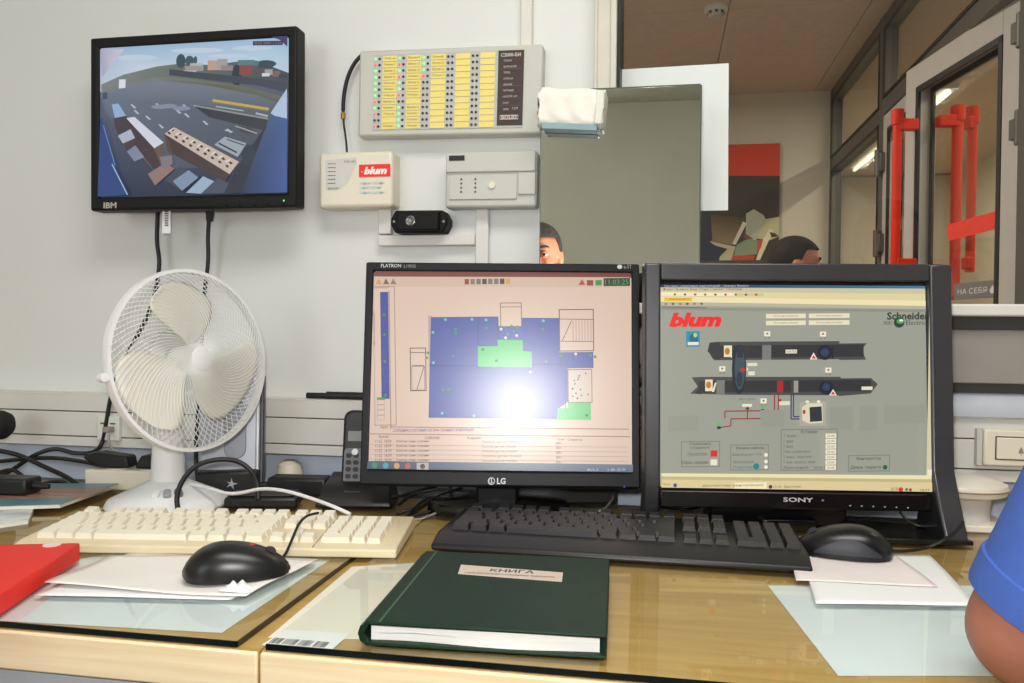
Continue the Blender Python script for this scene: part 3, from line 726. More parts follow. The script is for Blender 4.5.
for k in range(7):
    y = 480+k*13.6; s.text(('Т воды','Т зима','Т лето','Т макс. рециркуляции','Т макс. притока','Т пом. притока зима','Давление фильтра')[k], 406, y+1, (440,432,432,476,480,490,534)[k], y+9, (84,82,76)); s.rect(518,y,546,y+11.5,(230,222,196)); s.text('20.00', 522, y+3, 542, y+9, (110,100,84))
cbox(578,536,688,578); s.text('Вентилятор', 600, 541, 664, 550, TX); s.text('Дверь закрыта', 584, 563, 664, 573, TX); s.disc(675,568,6,6,(20,90,70))
# window borders, scroll bar and task bar
s.rect(784,160,798,600,(206,196,158)); s.rect(786,575,798,590,(230,222,190))
s.poly([(80,576),(797,590),(797,600),(80,584)], CRM); s.poly([(80,584),(798,600),(798,608),(80,592)], (188,176,130)); s.poly([(80,592),(799,608),(800,632),(80,612)], (214,196,148))
s.text('Пуск', 84, 601, 104, 608, (70,60,50)); s.disc(117,607,5,5,(70,70,110)); s.rect(276,602,362,619,(236,224,184)); s.text('Диспетчер вентиляции', 190, 606, 352, 613, (80,72,60)); s.disc(372,614,5,5,(60,60,60)); s.text('Отчёт - Вентиляция', 380, 611, 452, 618, (80,72,60))
s.text('RU EN', 692, 620, 712, 628, (120,30,40)); s.disc(717,625,6,6,(220,40,34)); s.disc(732,625,4,4,(40,130,80)); s.disc(742,626,4,4,(160,50,60)); s.text('18:59', 768, 624, 792, 630, (90,80,66))
s.build('screen', print_mat('screen_light_2', 0.84, 0.3, 0.5), so, M=Ms @ Matrix.Translation((icx, 0.0035, scz)))
lo = Print(iw, scz-SH/2-0.004-(icz-ih/2))
lo.text('SONY', 0.455, 0.30, 0.565, 0.56, (190,190,194), bold=0.02); lo.disc(0.60, 0.44, 0.005, 0.06, (120,122,130))
for k in range(6): lo.disc(0.70+k*0.042, 0.72+k*0.012, 0.004, 0.045, (150,152,160), 8)
lo.build('logo', M_ink, so, M=Ms @ Matrix.Translation((icx, -0.0062, icz-ih/2+(scz-SH/2-0.004-(icz-ih/2))/2)))
obj('base_plate', MB().prism([(-W/2+0.022,0.004),(0.06,0.004),(0.10,-0.05),(W/2+0.004,-0.056),(W/2+0.004,0.03),(0.10,0.06),(-0.10,0.06),(-W/2+0.022,0.03)], 0.0, 0.006, axis='z'), mat('sony_base', (22, 22, 24), 0.25), so, bevel=0.001)
obj('pedestal', MB().box(-0.115, 0.075, 0.012, 0.06, 0.004, 0.10).box(-0.045, 0.03, 0.0, 0.012, 0.004, 0.018), M_sonyin, so, bevel=0.003)

# ---- wall monitor with the yard camera picture
Y = 1.29
tlp, trp, brp, blp = onY(89,37,Y), onY(296,24,Y), onY(296,208,Y), onY(92,210,Y)
W = 0.388; H = 0.303; cx = (tlp.x+trp.x+brp.x+blp.x)/4; cz = (tlp.z+brp.z)/2
ib = thing('wall_monitor', 'black wall-mounted monitor showing a car park camera view', 'monitor', (cx, Y, cz), 0)
M_ibm = mat('ibm_black', (15, 15, 16), 0.55, spec=0.3, noise=0.04, bump=0.05)
Mi = Matrix.Identity(4)
SW, SH = 0.356, 0.262; sxc = 0.0; szc = 0.003
b = MB(); ring(b, W, H, SW, SH, sxc, szc, 0.0, 0.035, Mi); obj('bezel', b, M_ibm, ib, bevel=0.004)
b = MB(); b.box(-W/2+0.02, W/2-0.02, 0.03, 0.055, -H/2+0.003, H/2-0.003); b.box(-0.06, 0.06, 0.055, WALL_Y-Y, -0.06, 0.06); obj('back_shell', b, M_ibm, ib, bevel=0.003)
s = Print(SW, SH, haze=0.1, quad=((85,100),(645,73),(648,558),(100,562)))
s.bg((84,92,108), [(96,104,118),(92,100,112),(24,30,52),(30,38,62)])
s.poly([(85,100),(645,73),(646,215),(470,185),(250,175),(90,235)], None, [(150,176,206),(150,186,212),(188,208,220),(200,214,224),(206,214,222),(190,196,206)])
for x, y, rx, ry in ((200,130,60,9),(380,110,80,8),(540,105,60,8),(470,128,60,6)): s.disc(x, y, rx, ry, (188,204,218))
s.poly([(85,100),(160,104),(125,145),(95,190)], None, [(170,160,180),(196,196,208),(188,188,204),(160,160,186)])
s.poly([(92,212),(160,182),(260,158),(330,150),(420,156),(500,146),(560,148),(646,184),(646,228),(420,205),(250,195),(95,242)], None, [(120,126,128),(112,120,112),(104,116,100),(96,106,92),(80,86,84),(84,88,92),(70,84,90),(50,66,70),(60,66,72),(80,84,80),(104,108,98),(112,116,116)])
s.disc(332,142,14,22,(46,66,74)); s.disc(358,142,13,16,(54,76,84)); s.disc(375,140,6,12,(60,82,88)); s.disc(580,155,30,12,(40,66,74)); s.disc(497,190,14,34,(34,40,44)); s.disc(548,152,18,8,(70,110,120))
for x0,y0,x1,y1,cc in ((345,158,400,174,(150,140,136)),(360,150,398,158,(170,176,180)),(412,142,452,172,(186,150,130)),(440,138,470,170,(160,150,146)),(452,158,486,174,(140,124,120)),(505,158,540,188,(130,60,52)),(500,142,548,158,(84,112,120)),(545,165,580,185,(80,70,76)),(578,172,600,190,(150,150,156)),(600,178,622,196,(120,84,80)),(560,150,600,168,(44,60,66)),(618,188,640,200,(40,54,60)),(340,172,380,180,(170,172,176)),(570,184,592,194,(210,210,214))): s.rect(x0,y0,x1,y1,cc)
s.poly([(300,168),(380,178),(500,192),(646,214),(646,246),(560,222),(460,208),(300,186)], (52,58,68))
s.poly([(95,238),(160,212),(260,192),(380,198),(520,224),(645,262),(645,280),(560,252),(400,216),(260,205),(160,222),(96,252)], None, [(110,118,112)]*3+[(96,100,78)]*3+[(84,86,66)]*3+[(112,118,112)]*3)
s.poly([(96,250),(160,220),(260,204),(400,216),(560,252),(618,275),(600,330),(520,470),(260,480),(110,300)], None, [(98,108,122),(108,116,128),(112,120,132),(104,112,124),(94,102,112),(84,92,102),(68,74,84),(58,64,74),(72,80,94),(80,90,108)])
for x,y in ((240,318),(355,312),(410,336),(280,345),(205,300),(195,282),(330,300),(350,285),(270,280),(480,362)): s.poly([(x-9,y-6),(x-4,y-8),(x+9,y+4),(x+3,y+6)], (170,180,196))
for x,y in ((300,282),(340,290),(275,284)): s.disc(x,y,26,7,(124,134,150))
s.poly([(372,280),(390,280),(590,325),(580,362),(420,318)], (40,44,50)); s.line(374,281,590,326,5,(136,140,132)); s.line(430,266,592,296,8,(190,160,64)); s.line(430,272,590,302,3,(120,110,90)); s.line(440,285,520,300,3,(170,180,190)); s.line(555,308,590,318,6,(160,170,180))
s.poly([(150,198),(170,198),(170,224),(150,226)], (214,220,228)); s.poly([(100,240),(114,236),(116,256),(102,260)], (52,66,96)); s.poly([(130,275),(150,272),(176,312),(142,322)], (140,170,206)); s.poly([(136,318),(176,310),(186,360),(150,366)], (56,50,56))
# containers and crates in the yard
s.poly([(176,318),(200,314),(290,395),(262,412)], (206,210,220)); s.poly([(176,320),(262,412),(286,470),(262,478),(190,380)], (60,44,48)); s.poly([(262,412),(290,395),(294,456),(286,474)], (96,72,66))
s.poly([(152,372),(190,352),(204,380),(168,396)], (168,176,190)); s.poly([(180,420),(205,402),(234,440),(204,452)], (120,128,146)); s.poly([(170,396),(204,380),(206,402),(182,420)], (60,48,54))
s.poly([(292,368),(320,348),(510,458),(484,496)], (196,176,160)); s.poly([(292,368),(484,496),(470,520),(300,420)], (62,44,42)); s.poly([(292,368),(300,420),(320,440),(306,392)], (84,58,48))
for k in range(9):
    for j in range(2):
        x = 306+k*21.5 - j*2 + j*12; y = 366+k*13.2 + j*(-10); s.poly([(x-6,y-2),(x,y-5),(x+6,y+2),(x,y+5)], (50,40,42)); 
    s.line(306+k*21, 360+k*12.4, 318+k*21, 352+k*12.4, 4, (226,214,204))
s.poly([(440,405),(470,380),(532,402),(508,444)], (150,160,168)); s.line(452,400,505,430,5,(40,46,52)); s.line(475,388,526,408,4,(70,78,84))
s.poly([(500,346),(540,352),(565,372),(520,368)], (52,56,62)); s.line(500,348,562,372,4,(150,150,150)); s.line(470,360,492,366,4,(170,176,186))
s.poly([(248,492),(300,458),(325,478),(270,528)], (140,110,100)); s.poly([(282,440),(318,436),(320,462),(292,480)], (120,112,118))
s.poly([(298,512),(340,470),(400,500),(350,546)], (56,64,76)); s.poly([(322,516),(368,482),(396,506),(350,546)], (122,138,164)); s.poly([(362,552),(410,502),(446,520),(405,556)], (150,170,192)); s.poly([(405,556),(452,508),(512,538),(495,556)], (60,70,84))
s.poly([(510,470),(560,390),(600,330),(560,555),(470,555)], (26,32,44)); s.disc(540,440,20,34,(30,40,54))
s.poly([(600,310),(645,235),(646,330),(620,326)], (170,190,216)); s.poly([(600,315),(646,328),(648,556),(520,557)], None, [(60,80,118),(50,80,136),(44,74,140),(26,36,64)])
s.poly([(100,320),(106,318),(150,470),(192,556),(100,560)], (34,60,118)); s.line(110,340,150,465,3,(90,130,180)); s.line(140,460,190,556,3,(170,190,210))
s.poly([(598,73.5),(645,70),(645,106),(622,84)], (50,46,90)); s.rect(547,88,632,101,(30,34,48)); s.text('18.02.2009 11:03', 550, 91, 628, 98, (120,130,150))
s.build('screen', print_mat('screen_light_3', 0.82, 0.28, 0.4), ib, M=Matrix.Translation((sxc, 0.005, szc)))
lo = Print(W, H, ((53,75),(668,40),(694,592),(68,596)))
lo.text('IBM', 111, 571, 152, 589, (176,172,164), bold=0.03)
lo.build('logo', M_ink, ib, M=Matrix.Translation((0, -0.0006, 0)))
obj('power_light', MB().lathe([(0.0014, 0), (0.0012, 0.0008), (0, 0.001)], 10, Matrix.Translation((W/2-0.022, -0.0002, -H/2+0.011)) @ Matrix.Rotation(R(90), 4, 'X')), mat('power_green', (120, 225, 110), 0.4, emit=1.0), ib)
for k in range(5): obj('button', MB().box(0.045+k*0.026, 0.066+k*0.026, -0.003, 0.004, -H/2+0.002, -H/2+0.007), M_ibm, ib, bevel=0.001)
tg = obj('barcode_tag', MB().box(-0.005, 0.011, 0.02, 0.021, -0.045, 0.0), M_pap, ib, loc=(-0.062, 0, -H/2+0.006))
tg['label'] = 'small white barcode tag'
tb = MB()
for k in range(9): tb.box(0.0, 0.007, 0.0195, 0.02, -0.008-k*0.003, -0.0065-k*0.003)
obj('bars', tb, M_black, tg)

# ================================================================== THINGS ON THE WALL
def wall_thing(name, label, cat, tl, tr, br, bl, Y):
    """empty at the middle of a quad seen on the plane y = Y; returns empty, width, height"""
    q = [onY(*p, Y) for p in (tl, tr, br, bl)]
    c = sum(q, Vector()) / 4
    wv = ((q[1]-q[0]) + (q[2]-q[3])) / 2; hv = ((q[0]-q[3]) + (q[1]-q[2])) / 2
    t = thing(name, label, cat, (c.x, Y, c.z), rot=(0, -math.atan2(wv.z, wv.x), 0))
    return t, wv.length, hv.length
M_lgrey = mat('light_grey_plastic', (196, 197, 188), 0.45, noise=0.02)
M_cream = mat('cream_plastic', (226, 219, 200), 0.42, noise=0.02)
M_yel = mat('yellow_label', (238, 220, 128), 0.6, noise=0.03, scale=60)
M_brn = mat('brown_label', (58, 40, 36), 0.5)
# indicator board with five columns of labels
YB = WALL_Y - 0.032
bd, W, H = wall_thing('indicator_board', 'grey alarm indicator board with five columns of yellow labels', 'alarm panel', (363,50), (543,44), (541,133), (354,137), YB)
obj('housing', MB().box(-W/2, W/2, 0, 0.032, -H/2, H/2), M_lgrey, bd, bevel=0.004)
obj('face_plate', MB().box(-W/2+W*0.085, W/2-W*0.10, -0.0012, 0.001, -H/2+H*0.07, H/2-H*0.06), mat('board_face', (186, 188, 184), 0.5), bd)
LEDS = ['grgggggrgrkr', 'grgrggrkgggg', 'gggrkkkkkkkk', 'kkkkkkkkkkkk', 'kkkkkkkkkkkk']
M_led = {'g': mat('led_green', (120, 235, 130), 0.4, emit=1.0), 'r': mat('led_red', (240, 80, 84), 0.4, emit=1.0), 'k': mat('led_off', (54, 54, 58), 0.3)}
lw = W*0.080; rh = H*0.850/12
lm = MB().box(-lw/2, lw/2, -0.0022, -0.0010, -rh*0.44, rh*0.44).mesh('label_strip', M_yel)
led_me = {k: MB().lathe([(0.0021, 0), (0.0021, 0.0012), (0.0012, 0.0022), (0, 0.0024)], 10, Matrix.Rotation(R(90), 4, 'X')).mesh('led', m, True) for k, m in M_led.items()}
label_text = Print(W, H)  # printed writing on the yellow labels
for k in range(5):
    u0 = 0.136 + 0.1338*k
    for j in range(12):
        v = 0.075 + (j+0.5)*0.850/12
        x = (u0-0.5)*W + lw/2; z = (0.5-v)*H
        link('label_strip', lm, bd, (x, 0, z))
        ch = LEDS[k][j]
        link('led', led_me[ch], bd, ((u0-0.040-0.5)*W, -0.0012, z)); link('led', led_me['k'], bd, ((u0-0.018-0.5)*W, -0.0012, z))
        if ch != 'k': label_text.text(random.choice(('Взятие 12', 'Склад цех', 'Коридор 1', 'Выход 04')), u0+0.010, v-0.014, u0+0.072, v+0.012, (120, 100, 52))
label_text.build('label_writing', M_ink, bd, loc=(0, -0.0024, 0))['kind'] = 'stuff'
x0, x1 = (0.767-0.5)*W, (0.902-0.5)*W
obj('brown_label', MB().box(x0, x1, -0.0022, -0.0008, -0.405*H, 0.435*H), M_brn, bd)
pr = Print(x1-x0, 0.84*H); LT = (206, 196, 190)
pr.text('C2000-БИ', 0.10, 0.035, 0.88, 0.085, LT, bold=0.02)
for t, x, y, w_ in (('ПОЖАР',.22,.135,.32),('ВНИМАНИЕ',.22,.215,.50),('ТРЕВ.',.22,.295,.28),('ОХРАНА',.22,.375,.38),('АВАРИЯ',.22,.455,.34),('ПИТАНИЕ',.22,.535,.42),('НЕИСПР. ИП',.22,.615,.56),('СНЯТ.',.22,.70,.26),('сеть',.24,.785,.22),('127',.60,.775,.22)):
    pr.text(t, x, y-0.012, x+w_, y+0.016, LT)
for y in (0.25, 0.475, 0.735): pr.rect(0.05, y-0.002, 0.95, y+0.002, (120, 100, 94))
pr.frame(0.12, 0.865, 0.84, 0.925, 0.012, LT); pr.text('BOLID', 0.18, 0.878, 0.78, 0.912, LT, bold=0.03)
pr.build('lettering', M_ink, bd, loc=((x0+x1)/2, -0.0024, 0.015*H))
# cable of the indicator board
cb = MB(); pts = [onY(363, 54, WALL_Y-0.012), onY(354, 64, WALL_Y-0.014), onY(347, 80, WALL_Y-0.015), onY(343.5, 100, WALL_Y-0.012), onY(343.5, 120, WALL_Y-0.012), onY(346, 140, WALL_Y-0.012), onY(347, 152, WALL_Y-0.014)]
sp = spline(pts, 8); n = len(sp); cb.tube(sp, [0.0034 if i < n*0.58 else 0.0018 for i in range(n)], 10)
cw = tag(obj('signal_cable', cb, M_black, smooth=True), 'short black cable linking indicator board to cream box', 'cable')
obj('brass_connector', MB().cyl(onY(343.2, 113, WALL_Y-0.012), onY(343.3, 119, WALL_Y-0.012), 0.0042, 12), mat('brass', (190, 140, 60), 0.35, metal=0.7), cw, smooth=True)
# cream box with red sticker
YC = WALL_Y - 0.045
bx_, W, H = wall_thing('alarm_transmitter', 'cream plastic box with red sticker on the wall', 'alarm box', (320,152), (394,151), (391,206), (317,209), YC)
obj('housing', MB().box(-W/2, W/2, 0, 0.045, -H/2, H/2), M_cream, bx_, bevel=0.007, seg=4)
st = Print(W, H)
st.poly([(0.09,0.14),(0.52,0.10),(0.52,0.22),(0.40,0.56),(0.30,0.66),(0.10,0.68)], (208, 207, 202))
for j in range(6): st.rect(0.13, 0.20+j*0.07, 0.21, 0.215+j*0.07, (130,110,110)); st.disc(0.225, 0.208+j*0.07, 0.011, 0.013, ((220,60,70) if j < 4 else (120,120,124)), 8)
st.text('УО-4С', 0.35, 0.155, 0.51, 0.20, (110,110,112)); st.text('BOLID', 0.14, 0.63, 0.28, 0.67, (100,100,104))
st.rect(0.555, 0.24, 0.975, 0.46, (236, 50, 36)); st.text('blum', 0.62, 0.285, 0.93, 0.42, (248,240,236), shear=0.25, bold=0.05); st.disc(0.595, 0.37, 0.008, 0.012, (248,240,236), 8)
for j, y in enumerate((0.55, 0.63, 0.72)): st.text('линия охраны', 0.56, y, 0.90-0.04*(j == 1), y+0.055, (150, 196, 214), shear=0.3)
st.build('sticker', M_ink, bx_, loc=(0, -0.0004, 0))
# grey control box
YG = WALL_Y - 0.04
gb, W, H = wall_thing('alarm_controller', 'light grey control box with eight red lamps and round button', 'alarm box', (445,151), (537,150), (536,206), (444,208), YG)
obj('housing', MB().box(-W/2, W/2, 0.004, 0.04, -H/2, H/2), M_lgrey, gb, bevel=0.005, seg=3)
obj('lid', MB().box(-W/2+0.002, W/2-0.002, -0.001, 0.006, H*0.12, H/2-0.002), M_lgrey, gb, bevel=0.002)
obj('keypad_plate', MB().box(-W*0.45, W*0.29, 0.001, 0.006, -H*0.36, H*0.08), M_lgrey, gb, bevel=0.001)
obj('side_cover', MB().box(W*0.305, W/2-0.002, 0.0, 0.006, -H*0.28, H*0.10), M_lgrey, gb, bevel=0.001)
obj('nameplate', MB().box(-W*0.45, -W*0.28, -0.0022, 0.0, H*0.33, H*0.42), M_black, gb)
rl = MB().lathe([(0.0017, 0), (0.0017, 0.001), (0, 0.0022)], 10, Matrix.Rotation(R(90), 4, 'X')).mesh('lamp', mat('lamp_red', (120, 40, 44), 0.3), True)
for i in range(2):
    for j in range(4): link('lamp', rl, gb, (-W*0.315+i*W*0.155, 0.001, H*0.0-j*H*0.075))
obj('button', MB().lathe([(0.0062, 0), (0.0062, 0.002), (0.005, 0.003), (0, 0.003)], 20, Matrix.Translation((W*0.02, 0.001, -H*0.12)) @ Matrix.Rotation(R(90), 4, 'X')), M_cream, gb, smooth=True)
# black sensor
YS = WALL_Y - 0.040
sn, W, H = wall_thing('proximity_sensor', 'small black sensor with metal ring below the cream box', 'sensor', (390,210), (447,210), (447,232.5), (390,233), YS)
p = [(-W/2, -H*0.12), (-W*0.42, -H/2), (W*0.42, -H/2), (W/2, -H*0.12), (W/2, H*0.12), (W*0.42, H/2), (-W*0.42, H/2), (-W/2, H*0.12)]
M_sens = mat('sensor_black', (13, 13, 14), 0.6, spec=0.25)
obj('housing', MB().prism(p, 0.002, 0.040), M_sens, sn, bevel=0.003)
obj('front_block', MB().box(-W*0.37, W*0.37, -0.008, 0.004, -H*0.42, H*0.42), M_sens, sn, bevel=0.003)
obj('contact_ring', MB().lathe([(0.0085, 0), (0.0085, 0.0015), (0.007, 0.002), (0.0055, 0.0012), (0, 0.0012)], 24, Matrix.Translation((-W*0.115, -0.008, 0.0)) @ Matrix.Rotation(R(90), 4, 'X')), mat('steel', (120, 118, 116), 0.35, metal=0.8), sn, smooth=True)
for sx in (-1, 1): obj('screw', MB().lathe([(0.0022, 0), (0.002, 0.001), (0, 0.001)], 12, Matrix.Translation((sx*W*0.435, 0.002, 0)) @ Matrix.Rotation(R(90), 4, 'X')), MATS['steel'], sn, smooth=True)

# ---- white sheet taped to the pane, mirror in front of it, folded foam pad
q0, q1 = onY(612, 63, WALL_Y+0.049), onY(730, 63, WALL_Y+0.049); zb = onY(731, 210, WALL_Y+0.049).z
tag(obj('white_card', MB().prism([(0, zb), (q1.x-q0.x, zb), (q1.x-q0.x-0.002, q1.z), (0, q1.z-0.002)], -0.002, 0.002), mat('card_white', (226, 232, 230), 0.6, noise=0.01), loc=(q0.x, WALL_Y+0.052, 0)), 'white card sheet fixed to the office window behind the mirror', 'card')
MY = 1.318
m0, m1 = onY(541, 150, MY), onY(700, 150, MY); mz = onY(620, 88.5, MY).z
mir = thing('mirror', 'rectangular frameless wall mirror standing on the window sill', 'mirror', ((m0.x+m1.x)/2, MY, SILL_Z))
w2 = (m1.x-m0.x)/2; mh = mz-SILL_Z
M_mir = mat('mirror_silver', (226, 230, 222), 0.0, metal=1.0, noise=0.01)
obj('glass', MB().box(-w2, w2, 0.0, 0.005, 0, mh), M_mir, mir)
obj('edge', MB().box(-w2-0.0012, -w2, -0.0004, 0.006, 0, mh).box(w2, w2+0.002, -0.0004, 0.006, 0, mh).box(-w2, w2, -0.0004, 0.006, mh, mh+0.002), mat('mirror_edge', (84, 92, 84), 0.2), mir)
M_foam = mat('foam_wrap', (240, 236, 226), 0.75, noise=0.03, scale=40, bump=0.5, bscale=60)
fp, W, H = wall_thing('foam_pad', 'folded white foam padding on the mirror\'s top corner', 'foam pad', (541,88), (603,86), (602,128), (536,122), MY-0.03)
def padf(u, v):
    a = 2*math.pi*u; ca, sa = math.cos(a), math.sin(a)
    yy = 0.015*math.copysign(abs(ca)**0.6, ca); zz = H/2*math.copysign(abs(sa)**0.45, sa)
    x = (v-0.5)*W
    return (x + 0.003*math.sin(zz*260+1), 0.013 + yy*(1+0.12*math.sin(x*180+zz*90)), zz*(1+0.03*math.sin(x*110)))
g = MB(); g.grid(padf, 40, 16)
g.f.append(tuple(range(40))); g.m.append(0); g.f.append(tuple(16*41+k for k in range(39, -1, -1))); g.m.append(0)
obj('wrap', g, M_foam, fp, smooth=True, angle=70)
obj('tape_end', MB().box(W/2-0.012, W/2+0.002, -0.004, 0.029, -H/2+0.002, H/2-0.004), mat('tape_clear', (226, 226, 216), 0.3), fp, bevel=0.003)
obj('clip', MB().box(-W/2+0.008, W/2-0.006, 0.0, 0.027, -H/2-0.007, -H/2+0.003), mat('clip_blue', (140, 168, 176), 0.25), fp, bevel=0.001)

# ---- sockets on the duct
YD = WALL_Y - 0.046
sw, W, H = wall_thing('bell_switch', 'beige doorbell switch on the cable duct at right', 'switch', (984,429), (1040,431), (1040,468), (984,466), YD-0.010)
obj('frame', MB().box(-W/2, W/2, 0, 0.014, -H/2, H/2), M_cream, sw, bevel=0.003)
obj('side_frame', MB().box(-W/2-0.009, -W/2-0.001, 0.002, 0.014, -H/2, H/2), M_lgrey, sw, bevel=0.001)
obj('gap', MB().box(-W*0.30, W*0.30, -0.0006, 0.001, -H*0.32, H*0.32), M_grey_dark, sw)
rk = obj('rocker', MB().box(-W*0.28, W*0.28, -0.003, 0.002, -H*0.29, H*0.29), M_cream, sw, bevel=0.001)
bl_ = Print(W, H); bl_.poly([(0.60,0.62),(0.62,0.52),(0.65,0.44),(0.68,0.52),(0.70,0.62)], (140,136,124)); bl_.disc(0.65, 0.655, 0.012, 0.018, (140,136,124), 8)
bl_.build('bell_symbol', M_ink, rk, loc=(-W*0.0, -0.0032, 0))
ds, W, H = wall_thing('data_outlet', 'white data outlet with grey plug on the duct behind the fan', 'outlet', (97,416), (119,417), (119,441), (97,440), YD-0.004)
obj('plate', MB().box(-W/2, W/2, 0, 0.008, -H/2, H/2), M_white_frame, ds, bevel=0.001)
for i in (-1, 1): obj('label_window', MB().box(i*W*0.22-0.005, i*W*0.22+0.005, -0.001, 0.001, H*0.18, H*0.24), M_grey_dark, ds)
obj('plug', MB().box(W*0.0, W*0.3, -0.016, 0.001, -H*0.12, H*0.1), mat('plug_grey', (150, 140, 132), 0.4), ds, bevel=0.001)

# ================================================================== KEYBOARDS
def keyboard(name, label, fl, fr, z, M_body, M_key, Wd=0.455, Dp=0.168, hf=0.018, hb=0.034, split=False, rest=0.0):
    a = Vector(fl); b = Vector(fr); rz = math.atan2((b-a).y, (b-a).x); c = (a+b)/2
    t = thing(name, label, 'keyboard', (c.x, c.y, z), rz)
    sl = (hb-hf)/Dp
    body = MB(); body.prism([(-rest, 0), (Dp, 0), (Dp, hb-0.004), (Dp-0.008, hb), (0.012, hf+0.0015), (0.0, hf-0.001), (-rest, max(0.008, hf-0.006-rest*0.12))], -Wd/2, Wd/2, axis='x')
    obj('case', body, M_body, t, bevel=0.004, seg=3)
    if split:
        obj('case_seam', MB().prism([(-0.0004, 0.001), (0.004, hf+0.0012), (Dp-0.006, hb+0.0004), (Dp-0.006, hb-0.002), (0.004, hf-0.002)], Wd/2-0.103, Wd/2-0.1015, axis='x'), mat('seam', (150, 138, 108), 0.6), t)
    u = 0.01905; cache = {}
    def key(x, row, w=1.0, dy=1.0):
        """x, row in key units from the left / from the front row"""
        k = (w, dy)
        if k not in cache:
            ww, dd = w*u, dy*u; h = 0.0078; g = 0.0010; tp = 0.0026
            v = [(g,g,0),(ww-g,g,0),(ww-g,dd-g,0),(g,dd-g,0),(tp,tp*0.8,h-0.0008),(ww-tp,tp*0.8,h-0.0008),(ww-tp,dd-tp*1.9,h+0.0012),(tp,dd-tp*1.9,h+0.0012)]
            m = MB().add(v, [(3,2,1,0),(4,5,6,7),(0,1,5,4),(1,2,6,5),(2,3,7,6),(3,0,4,7)])
            cache[k] = m.mesh('key', M_key)
        y = 0.018 + row*u
        o = link('key', cache[k], t, (-Wd/2+0.016+x*u, y, hf+0.0006+y*sl))
        o.rotation_euler = (math.atan(sl), 0, 0)
    R0 = [(1.25,)*3 + (6.25,) + (1.25,)*4]
    x = 0
    for w in (1.25,1.25,1.25,6.25,1.25,1.25,1.25,1.25): key(x, 0, w); x += w
    x = 0
    for w in (2.25,)+(1,)*10+(2.75,): key(x, 1, w); x += w
    x = 0
    for w in (1.75,)+(1,)*11+(2.25,): key(x, 2, w); x += w
    x = 0
    for w in (1.5,)+(1,)*12+(1.5,): key(x, 3, w); x += w
    x = 0
    for w in (1,)*13+(2,): key(x, 4, w); x += w
    for x in (0,2,3,4,5,6.5,7.5,8.5,9.5,11,12,13,14): key(x, 5.4)
    n0 = 15.35
    for i in range(3): key(n0+i, 5.4); key(n0+i, 4); key(n0+i, 3); key(n0+i, 0)
    key(n0+1, 1)
    p0 = 18.7
    for i in range(4): key(p0+i, 4)
    for r_ in (3, 2, 1):
        for i in range(3): key(p0+i, r_)
    key(p0+3, 2, 1, 2); key(p0, 0, 2); key(p0+2, 0); key(p0+3, 0, 1, 2)
    return t
M_kc = mat('keyboard_cream', (222, 208, 174), 0.5, noise=0.03)
M_kk = mat('keycap_cream', (232, 226, 206), 0.45, noise=0.02)
M_bc = mat('keyboard_black', (24, 24, 26), 0.4, noise=0.03)
M_bk = mat('keycap_black', (36, 36, 38), 0.42, noise=0.03)
a, b = onZ(78, 553), onZ(396, 558.7)
a = b - (b-a).normalized()*0.47
keyboard('keyboard', 'cream keyboard with beige keys in front of the fan', (a.x, a.y), (b.x, b.y), GT, M_kc, M_kk, Wd=0.47, Dp=0.150, hf=0.011, hb=0.018, split=True)
a, b = onZ(437, 549), onZ(803, 572)
kb = keyboard('keyboard', 'black keyboard in front of the two desk monitors', (a.x+0.004, a.y+0.013), (b.x, b.y+0.013), GT, M_bc, M_bk, Wd=0.455, Dp=0.144, hf=0.016, hb=0.019, rest=0.022)

# ================================================================== TABLE FAN
base = onZ(168, 505); fd = Vector((0.93, -0.36, 0)).normalized()
fan = thing('table_fan', 'white table fan with round wire grille and three blades', 'fan', (base.x, base.y, GT), math.atan2(fd.y, fd.x))
M_fan = mat('fan_white', (230, 232, 232), 0.35, noise=0.02)
M_blade = mat('fan_blade', (226, 222, 210), 0.35, noise=0.02)
obj('base', MB().lathe([(0, 0), (0.088, 0), (0.090, 0.004), (0.086, 0.012), (0.060, 0.024), (0.035, 0.036), (0.026, 0.040), (0, 0.040)], 48), M_fan, fan, smooth=True)
# local +x is the blowing direction
Minv = (Matrix.Translation(fan.location) @ fan.rotation_euler.to_matrix().to_4x4()).inverted()
hc = Minv @ P(191, 360, 1.225)
col_top = hc.z - 0.10
obj('column', MB().lathe([(0.0255, 0.036), (0.0235, 0.08), (0.0225, col_top), (0, col_top)], 28), M_fan, fan, smooth=True)
Md = Matrix.Translation(hc) @ Matrix.Rotation(R(-6), 4, 'Y') @ Matrix.Rotation(R(90), 4, 'Y')      # local z of the disc = forward
obj('motor', MB().lathe([(0, -0.115), (0.030, -0.112), (0.046, -0.09), (0.050, -0.05), (0.048, -0.03), (0.02, -0.028), (0, -0.028)], 32, Md).cyl((0.0, 0, col_top-0.02), Md @ Vector((0, 0, -0.07)), 0.02, 20), M_fan, fan, smooth=True)
RF = 0.134
rim = MB(); rim.lathe([(RF-0.003, -0.007), (RF+0.002, -0.007), (RF+0.003, 0.0), (RF+0.002, 0.007), (RF-0.003, 0.007), (RF-0.004, 0.0), (RF-0.003, -0.007)], 72, Md); obj('rim', rim, M_fan, fan, smooth=True)
obj('rim_clip', MB().lathe([(0, -0.006), (0.006, -0.005), (0.0065, 0), (0.006, 0.005), (0, 0.006)], 14, Md @ Matrix.Translation((0.02, -RF-0.006, 0))), M_fan, fan, smooth=True)
def zf(r): return 0.004 + 0.020*math.sqrt(max(0, 1-(r/RF)**2.6))
def zr(r): return -0.004 - 0.028*math.sqrt(max(0, 1-(r/RF)**3.2))
